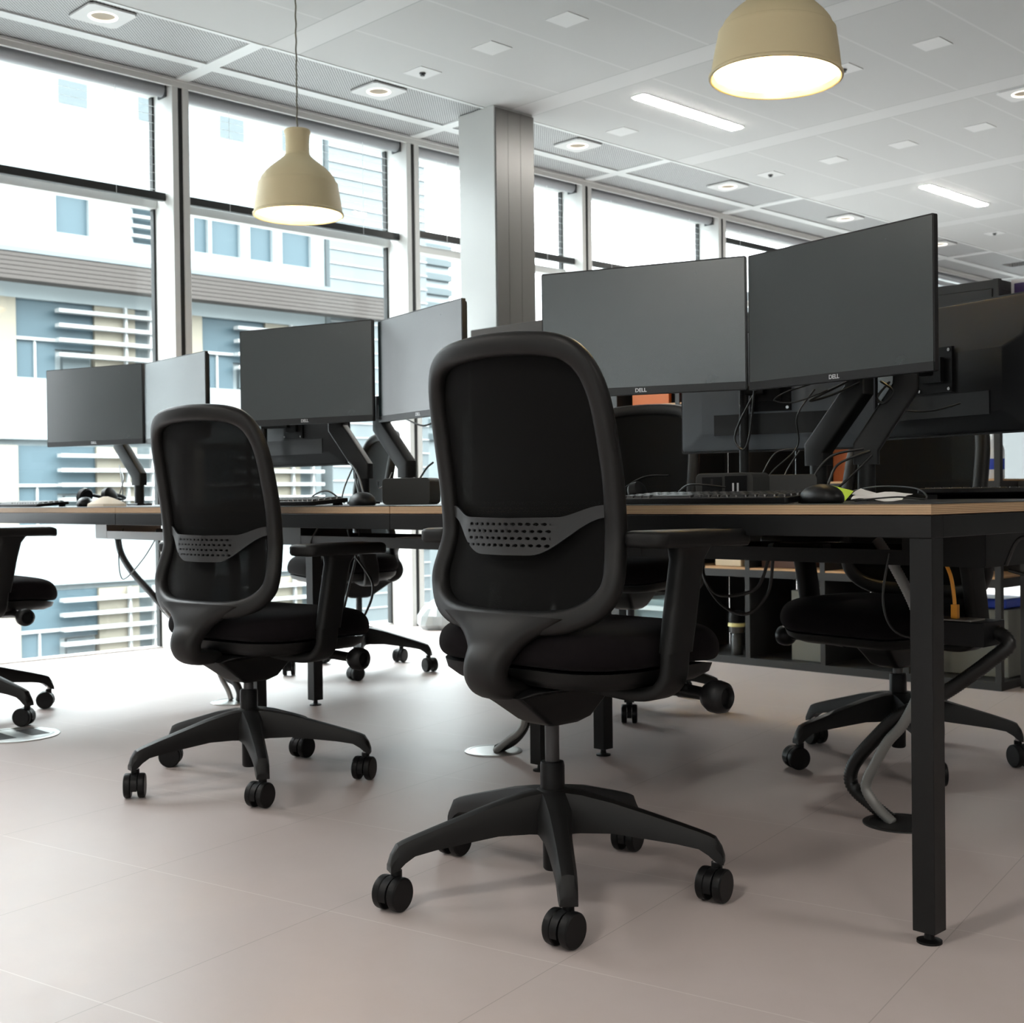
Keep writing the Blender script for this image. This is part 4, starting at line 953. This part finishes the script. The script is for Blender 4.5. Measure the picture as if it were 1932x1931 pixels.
hose('flexible_conduit', [(-2.70, 2.57, 0.006), (-2.63, 2.57, 0.040), (-2.585, 2.57, 0.085), (-2.578, 2.57, 0.125), (-2.605, 2.57, 0.165), (-2.70, 2.57, 0.24), (-2.79, 2.57, 0.42), (-2.82, 2.57, 0.60)],
     0.014, 'black conduit rising from the steel floor box behind the foreground chair', mat('black hose', (0.006, 0.006, 0.006), 0.4))
hose('flexible_conduit', [(-4.10, 2.54, 0.006), (-4.12, 2.54, 0.040), (-4.16, 2.54, 0.075), (-4.20, 2.54, 0.115), (-4.30, 2.54, 0.17), (-4.45, 2.54, 0.24), (-4.6, 2.54, 0.33)],
     0.010, 'grey conduit behind the second chair base', GREYHOSE)
hose('flexible_conduit', [(-4.06, 2.55, 0.006), (-4.055, 2.55, 0.035), (-4.085, 2.55, 0.070), (-4.14, 2.55, 0.085), (-4.19, 2.55, 0.13), (-4.35, 2.55, 0.21), (-4.561, 2.55, 0.296), (-4.686, 2.55, 0.364), (-4.86, 2.55, 0.454), (-4.955, 2.55, 0.529), (-4.985, 2.55, 0.598)],
     0.0145, 'black conduit sweeping down left of the second chair', mat('black hose', (0.006, 0.006, 0.006), 0.4))
md = thing('cable_module', 'black cable outlet module hanging right of the front desk leg', 'cable module', (-1.285, 2.62, 0.42), 0)
obj('module_case', MB().box(-0.06, 0.075, -0.05, 0.05, 0.0, 0.052), PLASTIC2, md, 0.002)
obj('outlet_plate', MB().box(-0.055, 0.045, -0.045, 0.02, 0.0521, 0.055), mat('worn grey outlet', (0.2, 0.19, 0.17), 0.5), md)
cable('network_cable', [(-1.288, 2.60, 0.475), (-1.29, 2.60, 0.52), (-1.297, 2.60, 0.565), (-1.312, 2.60, 0.60)], 0.0042, 'orange network cable plugged into the black module', YELLOWC)
tag(obj('network_plug', MB().box(-0.0075, 0.0075, -0.006, 0.006, 0, 0.030), YELLOWC, None, 0.001, loc=(-1.288, 2.60, 0.4755)), 'orange plug on top of the black module', 'plug')

# ------------------------------------------------------------------ shelving behind
SX0, SX1, SY0, SY1, CW = -3.985, -2.11, 4.60, 4.98, 0.375
sh = thing('shelving_unit', 'tall charcoal cube shelving with oak boards behind the desks', 'shelving', ((SX0 + SX1) / 2, SY0, 0), 0)
cx = (SX0 + SX1) / 2
LEV = [0.02, 0.405, 0.775, 1.15, 1.525]
up = MB()
for k in range(6):
    for ya, yb in ((0, 0.024), (0.356, 0.369)): up.box(SX0 + k * CW - cx - 0.012, SX0 + k * CW - cx + 0.012, ya, yb, 0, 1.54)
    if k < 5: up.box(SX0 + k * CW - cx - 0.003, SX0 + k * CW - cx + 0.003, 0.024, 0.356, 0, 1.54)
up.box(SX1 - cx - 0.003, SX1 - cx + 0.003, 0.024, 0.356, 1.15, 1.54)
obj('uprights', up, CHARC, sh, 0.001)
for i, z in enumerate(LEV):
    b = MB(); b.box(SX0 - cx - 0.010, SX1 - cx + 0.010, -0.001, 0.38, z - 0.02, z + 0.012); obj('shelf_rail', b, CHARC, sh)
    if 0 < i < 4:
        b = MB()
        for k in range(5): b.box(SX0 + k * CW - cx + 0.0125, SX0 + (k + 1) * CW - cx - 0.0125, 0.002, 0.378, z + 0.0121, z + 0.020)
        obj('oak_board', b, WOOD, sh)
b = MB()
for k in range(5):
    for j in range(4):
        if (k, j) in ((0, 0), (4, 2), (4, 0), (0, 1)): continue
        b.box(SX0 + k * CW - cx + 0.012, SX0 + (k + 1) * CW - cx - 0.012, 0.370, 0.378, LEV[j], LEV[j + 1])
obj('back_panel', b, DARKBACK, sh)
for k in (2, 3, 4): obj('door_panel', MB().box(SX0 + k * CW - cx + 0.013, SX0 + (k + 1) * CW - cx - 0.013, -0.004, 0.012, 1.165, 1.503), CHARC, sh)
tag(obj('storage_box', MB().box(-0.15, 0.15, 0, 0.25, 0, 0.22), TEALP, None, 0.004, loc=(-3.80, 4.68, 0.033)), 'pale blue grey box low in the shelving left of the near armrest', 'box')
tag(obj('paper_tray', MB().box(-0.13, 0.13, 0, 0.04, 0, 0.022), mat('pale tray', (0.62, 0.74, 0.76), 0.5), None, 0.003, loc=(-3.80, 4.625, 0.205)), 'pale flat tray in front of the blue grey box', 'tray')
tag(obj('storage_box', MB().box(-0.05, 0.09, 0, 0.2, 0, 0.05), mat('cream card', (0.72, 0.62, 0.46), 0.7), None, 0.003, loc=(-3.40, 4.66, 0.426)), 'cream box on the low oak shelf right of the near armrest', 'box')
tag(obj('book_stack', MB().box(-0.10, 0.10, 0, 0.22, 0, 0.06), mat('brown book cloth', (0.10, 0.05, 0.035), 0.7), None, 0.002, loc=(-3.10, 4.66, 0.426)), 'dark brown book on the low oak shelf', 'book')
tag(obj('storage_box', MB().box(-0.09, 0.075, 0, 0.25, 0, 0.30), BINM, None, 0.003, loc=(-2.96, 4.66, 0.0325)), 'grey box at the bottom of the shelving near the right chair knob', 'box')
fl = thing('drinks_flask', 'dark flask with pale yellow ring standing low in the shelving', 'flask', (-3.335, 4.66, 0.0325), 0)
obj('flask_body', MB().lathe([(0.024, 0), (0.026, 0.004), (0.026, 0.085), (0.022, 0.095), (0.034, 0.10), (0.036, 0.125)], 24), mat('dark steel flask', (0.09, 0.09, 0.09), 0.3, 0.7), fl)
obj('flask_lid', MB().lathe([(0.036, 0.143), (0.038, 0.16), (0.036, 0.19), (0.015, 0.196)], 24), PLASTIC2, fl)
obj('ring', MB().lathe([(0.0365, 0.1255), (0.039, 0.128), (0.039, 0.138), (0.0365, 0.1425)], 24), YELLOW, fl)
bo = thing('spray_bottle', 'white bottle with blue label on the shelf at the right border', 'bottle', (-2.165, 4.70, 0.7955), 0)
obj('bottle_body', MB().lathe([(0.034, 0), (0.036, 0.004), (0.036, 0.11), (0.028, 0.135), (0.014, 0.15), (0.014, 0.165)], 24), BOTTLE, bo)
obj('bottle_label', MB().lathe([(0.0364, 0.035), (0.0366, 0.036), (0.0366, 0.075), (0.0364, 0.076)], 24), BLUEP, bo)
for x, w_, h_, m_, lab in ((-3.80, 0.11, 0.10, ORANGE, 'orange folder leaning on the upper shelf, left of the far chair top'), (-3.55, 0.09, 0.11, RED, 'red folder on the upper shelf above the far chair'), (-3.42, 0.05, 0.12, ORANGE, 'narrow orange folder on the upper shelf right of the red one')):
    tag(obj('folder', MB().box(-w_, w_, 0, 0.02, 0, h_), m_, None, 0.002, loc=(x, 4.64, 1.1705)), lab, 'folder', 'folders on the upper shelf')
tag(obj('poster_board', MB().box(-0.095, 0.115, 0, 0.012, 0, 0.22), mat('dark orange board', (0.42, 0.11, 0.03), 0.6), None, 0.001, loc=(-2.745, 4.66, 0.7955)), 'orange board behind the two near arm posts', 'board')
gb = thing('waste_bin', 'grey green bin with blue sack under the shelving at the right', 'bin', (-2.285, 4.72, 0.0325), 0)
obj('bin_body', MB().box(-0.155, 0.16, 0, 0.24, 0, 0.26), BINM, gb, 0.004)
obj('sack', MB().box(-0.13, 0.14, 0.02, 0.22, 0.2605, 0.30), BLUEP, gb, 0.01)
# screens and cabinets beyond
tag(obj('acoustic_screen', MB().box(-5.02, -4.44, 4.62, 4.66, 0.3, 1.645).box(-4.98, -4.94, 4.62, 4.66, 0, 0.3).box(-4.52, -4.48, 4.62, 4.66, 0, 0.3), BROWNS, None, 0.004), 'brown cloth screen in front of the pillar base', 'screen')
tag(obj('tall_cabinet', MB().box(-4.49, -4.02, 4.70, 5.1, 0, 1.81), CHARC, None, 0.004), 'tall charcoal cabinet between the pillar and the near left monitor', 'cabinet')
po_ = thing('poster', 'purple poster with white border at the right photo edge', 'poster', (-1.93, 4.70, 0), R(-3))
obj('border', MB().box(-0.17, 0.3, 0.0, 0.012, 1.18, 1.545), mat('poster white', (0.7, 0.68, 0.7), 0.6), po_)
obj('stand_pole', MB().box(0.05, 0.08, 0.013, 0.03, 0.81, 1.40).box(-0.03, 0.16, 0.0, 0.20, 0.786, 0.81), POWDER, po_)
obj('purple_field', MB().box(-0.157, 0.287, -0.002, -0.0002, 1.19, 1.530), PURPLE, po_)
LW = mat('poster lettering', (0.75, 0.72, 0.76), 0.6)
tm = text_mesh('Cham', 0.036, 0.0004); tm.materials.clear(); tm.materials.append(LW)
put('lettering', tm, po_, (-0.105, -0.003, 1.478), (R(90), 0, 0))
ct = thing('console_table', 'charcoal console table at the right photo edge beside the shelving', 'table', (-1.79, 4.9, 0), 0)
obj('table_top', MB().box(-0.295, 0.29, -0.18, 0.18, 0.70, 0.785), CHARC, ct, 0.003)
for q in (-1, 1): obj('leg', MB().box(0.25, 0.285, q * 0.16 - 0.017, q * 0.16 + 0.017, 0, 0.70), CHARC, ct)
for q in (-1, 1): obj('leg', MB().box(-0.29, -0.255, q * 0.16 - 0.017, q * 0.16 + 0.017, 0, 0.70), CHARC, ct)

# ------------------------------------------------------------------ across the street
EX = -30.0
bld = thing('office_building', 'pale office building with louvred windows across the street', 'building', (EX, 12.0, 0), 0)
def eb(m, y0, y1, z0, z1, d0=-0.3, d1=0.0): m.box(d0, d1, y0 - 12, y1 - 12, z0, z1)
obj('core_wall', MB().box(-4, -0.3, -2.9, 9.9, -9, 12.0), F_WHITE, bld)
nb_ = tag(obj('bounce_block', MB().box(-34, -29.9, -24, 8.9, -9, 12), mat('bright bounce white', (0.55, 0.57, 0.58), 0.8), None), 'white block added to brighten reflections, left of the louvred building, outside the picture', 'building')  # unseen block added as a bright reflector for the middle screen
bands, creams, blues, greys, louv = MB(), MB(), MB(), MB(), MB()
for q in range(4):
    zb = 2.263 - 3.56 * q + (0 if q else 0)
    eb(bands, 9.1, 21.9, zb, zb + 1.49)
    z0, z1 = zb + 1.49, zb + 3.56 - 0.15
    if q == 0: z1 = 5.66
    for r_ in range(0, 2):
        o = 12.0 + r_ * 5.05
        eb(creams, o - 0.45, o + 0.83, z0, z1, -0.3, -0.02)
        eb(blues, o + 0.83, o + 1.85, z0, z1, -0.3, -0.16); eb(blues, o + 1.85, o + 2.85, z0 + 0.75, z1, -0.3, -0.16)
        eb(greys, o + 2.05, o + 2.75, z0 + 0.05, z0 + 0.70, -0.3, -0.16)
        eb(louv, o + 0.83, o + 1.85, z0 + 0.92, z0 + 0.99, -0.2, -0.05); eb(louv, o + 1.30, o + 1.35, z0, z0 + 0.95, -0.2, -0.1)
        eb(creams, o + 2.85, o + 3.95, z0, z1, -0.3, -0.06)
        eb(greys, o + 3.95, o + 4.55, z0, z1, -0.3, -0.16)
        for t in range(4): eb(louv, o + 1.80, o + 4.60, z1 - 0.28 - t * 0.36, z1 - 0.19 - t * 0.36, -0.02, 0.22)
        eb(louv, o + 3.60, o + 3.66, z0, z1, -0.02, 0.10); eb(louv, o + 4.28, o + 4.34, z0, z1, -0.02, 0.10)
# upper storeys: separate windows in a white wall
eb(bands, 9.1, 21.9, 5.66, 7.36); eb(bands, 9.1, 21.9, 8.45, 12.0)
for a, b_ in ((10.9, 13.86), (14.72, 15.9), (16.63, 17.66), (18.1, 18.2), (19.1, 19.4), (20.15, 20.45), (21.45, 21.9)): eb(bands, a, b_, 7.36, 8.45)
for a, b_ in ((9.2, 10.9), (13.86, 14.72), (15.9, 16.63), (17.66, 18.1), (18.2, 19.1), (19.4, 20.15), (20.45, 21.45)): eb(blues, a, b_, 7.36, 8.45, -0.3, -0.14)
for t in range(4): eb(louv, 15.85, 16.63, 7.50 + t * 0.25, 7.57 + t * 0.25, -0.02, 0.12)
for a in (13.97, 16.1, 18.5, 20.5): eb(greys, a, a + 0.75, 10.55, 11.25, 0.001, 0.01)
obj('facade_band', bands, F_WHITE, bld); obj('cream_panel', creams, F_CREAM, bld); obj('facade_window', blues, F_BLUE, bld)
obj('grey_window', greys, F_GREYW, bld); obj('louvres', louv, F_LOUV, bld)
cn = thing('street_canopy', 'long brown timber canopy crossing outside the windows', 'canopy', (EX + 0.8, 12, 0), 0)
m = MB()
for q in range(6): m.box(0.0, 0.08, -22, 11.5, 5.95 + q * 0.105, 6.04 + q * 0.105)
m.box(-0.5, -0.001, -22, 11.5, 5.96, 6.58)
obj('timber_slats', m, F_CANOPY, cn)
obj('edge_trim', MB().box(-0.5, 0.10, -22, 11.5, 6.585, 6.70), F_TOWER, cn)
tw = thing('tower_block', 'blue grey clad tower beyond the pale office building', 'building', (EX - 1, 26, 0), 0)
m = MB().box(-6, 1.2, -4.05, -0.4, -9, 11.6); obj('cladding', m, F_TOWER, tw)
m = MB()
for q in range(46): m.box(1.2, 1.24, -4.05, -0.4, -8 + q * 0.42, -7.97 + q * 0.42)
obj('cladding_rib', m, F_LOUV, tw)
tag(obj('glare_block', MB().box(-44, -21, 31, 37, -9, 5.8).box(-44, -21, 37, 120, -9, 7.8), mat('dull blocker grey', (0.05, 0.052, 0.053), 0.8), None), 'low grey block added outside to dim the ceiling, hidden behind the desks and monitors', 'building')  # unseen block added to cut low sky and ground light
w2 = thing('terrace_block', 'white block with pale louvre bands seen beside the pillar', 'building', (EX - 3, 30, 0), 0)
m = MB().box(-6, 0, -4.3, -0.6, -9, 9.8); obj('block_wall', m, F_WHITE, w2)
m = MB()
for q in range(14): m.box(0, 0.15, -4.3, -0.6, 9.2 - q * 0.5, 9.42 - q * 0.5)
obj('window_band', m, F_GREYW, w2)
bb = obj('rear_dimming_block', MB().box(-20, 40, -32, -26, -9, 9), mat('dim block grey', (0.13, 0.13, 0.13), 0.8), None)
tag(bb, 'grey block added outside the rear windows to dim reflections, outside the picture', 'building')  # unseen block added so the screens mirror something dimmer than sky
struct('ground_behind', MB().box(GX - 0.29, 60, -90, Y0 - 0.3, -9.2, -9.0), F_BOUNCE)
struct('ground', MB().box(-60, GX - 0.3, -90, 17, -9.2, -9.0), F_BOUNCE)
struct('unseen_dark_ground', MB().box(-60, GX - 0.3, 17, 120, -9.2, -9.0), mat('dark dimming ground', (0.045, 0.045, 0.045), 0.9))  # unseen ground split off and darkened to dim the far ceiling
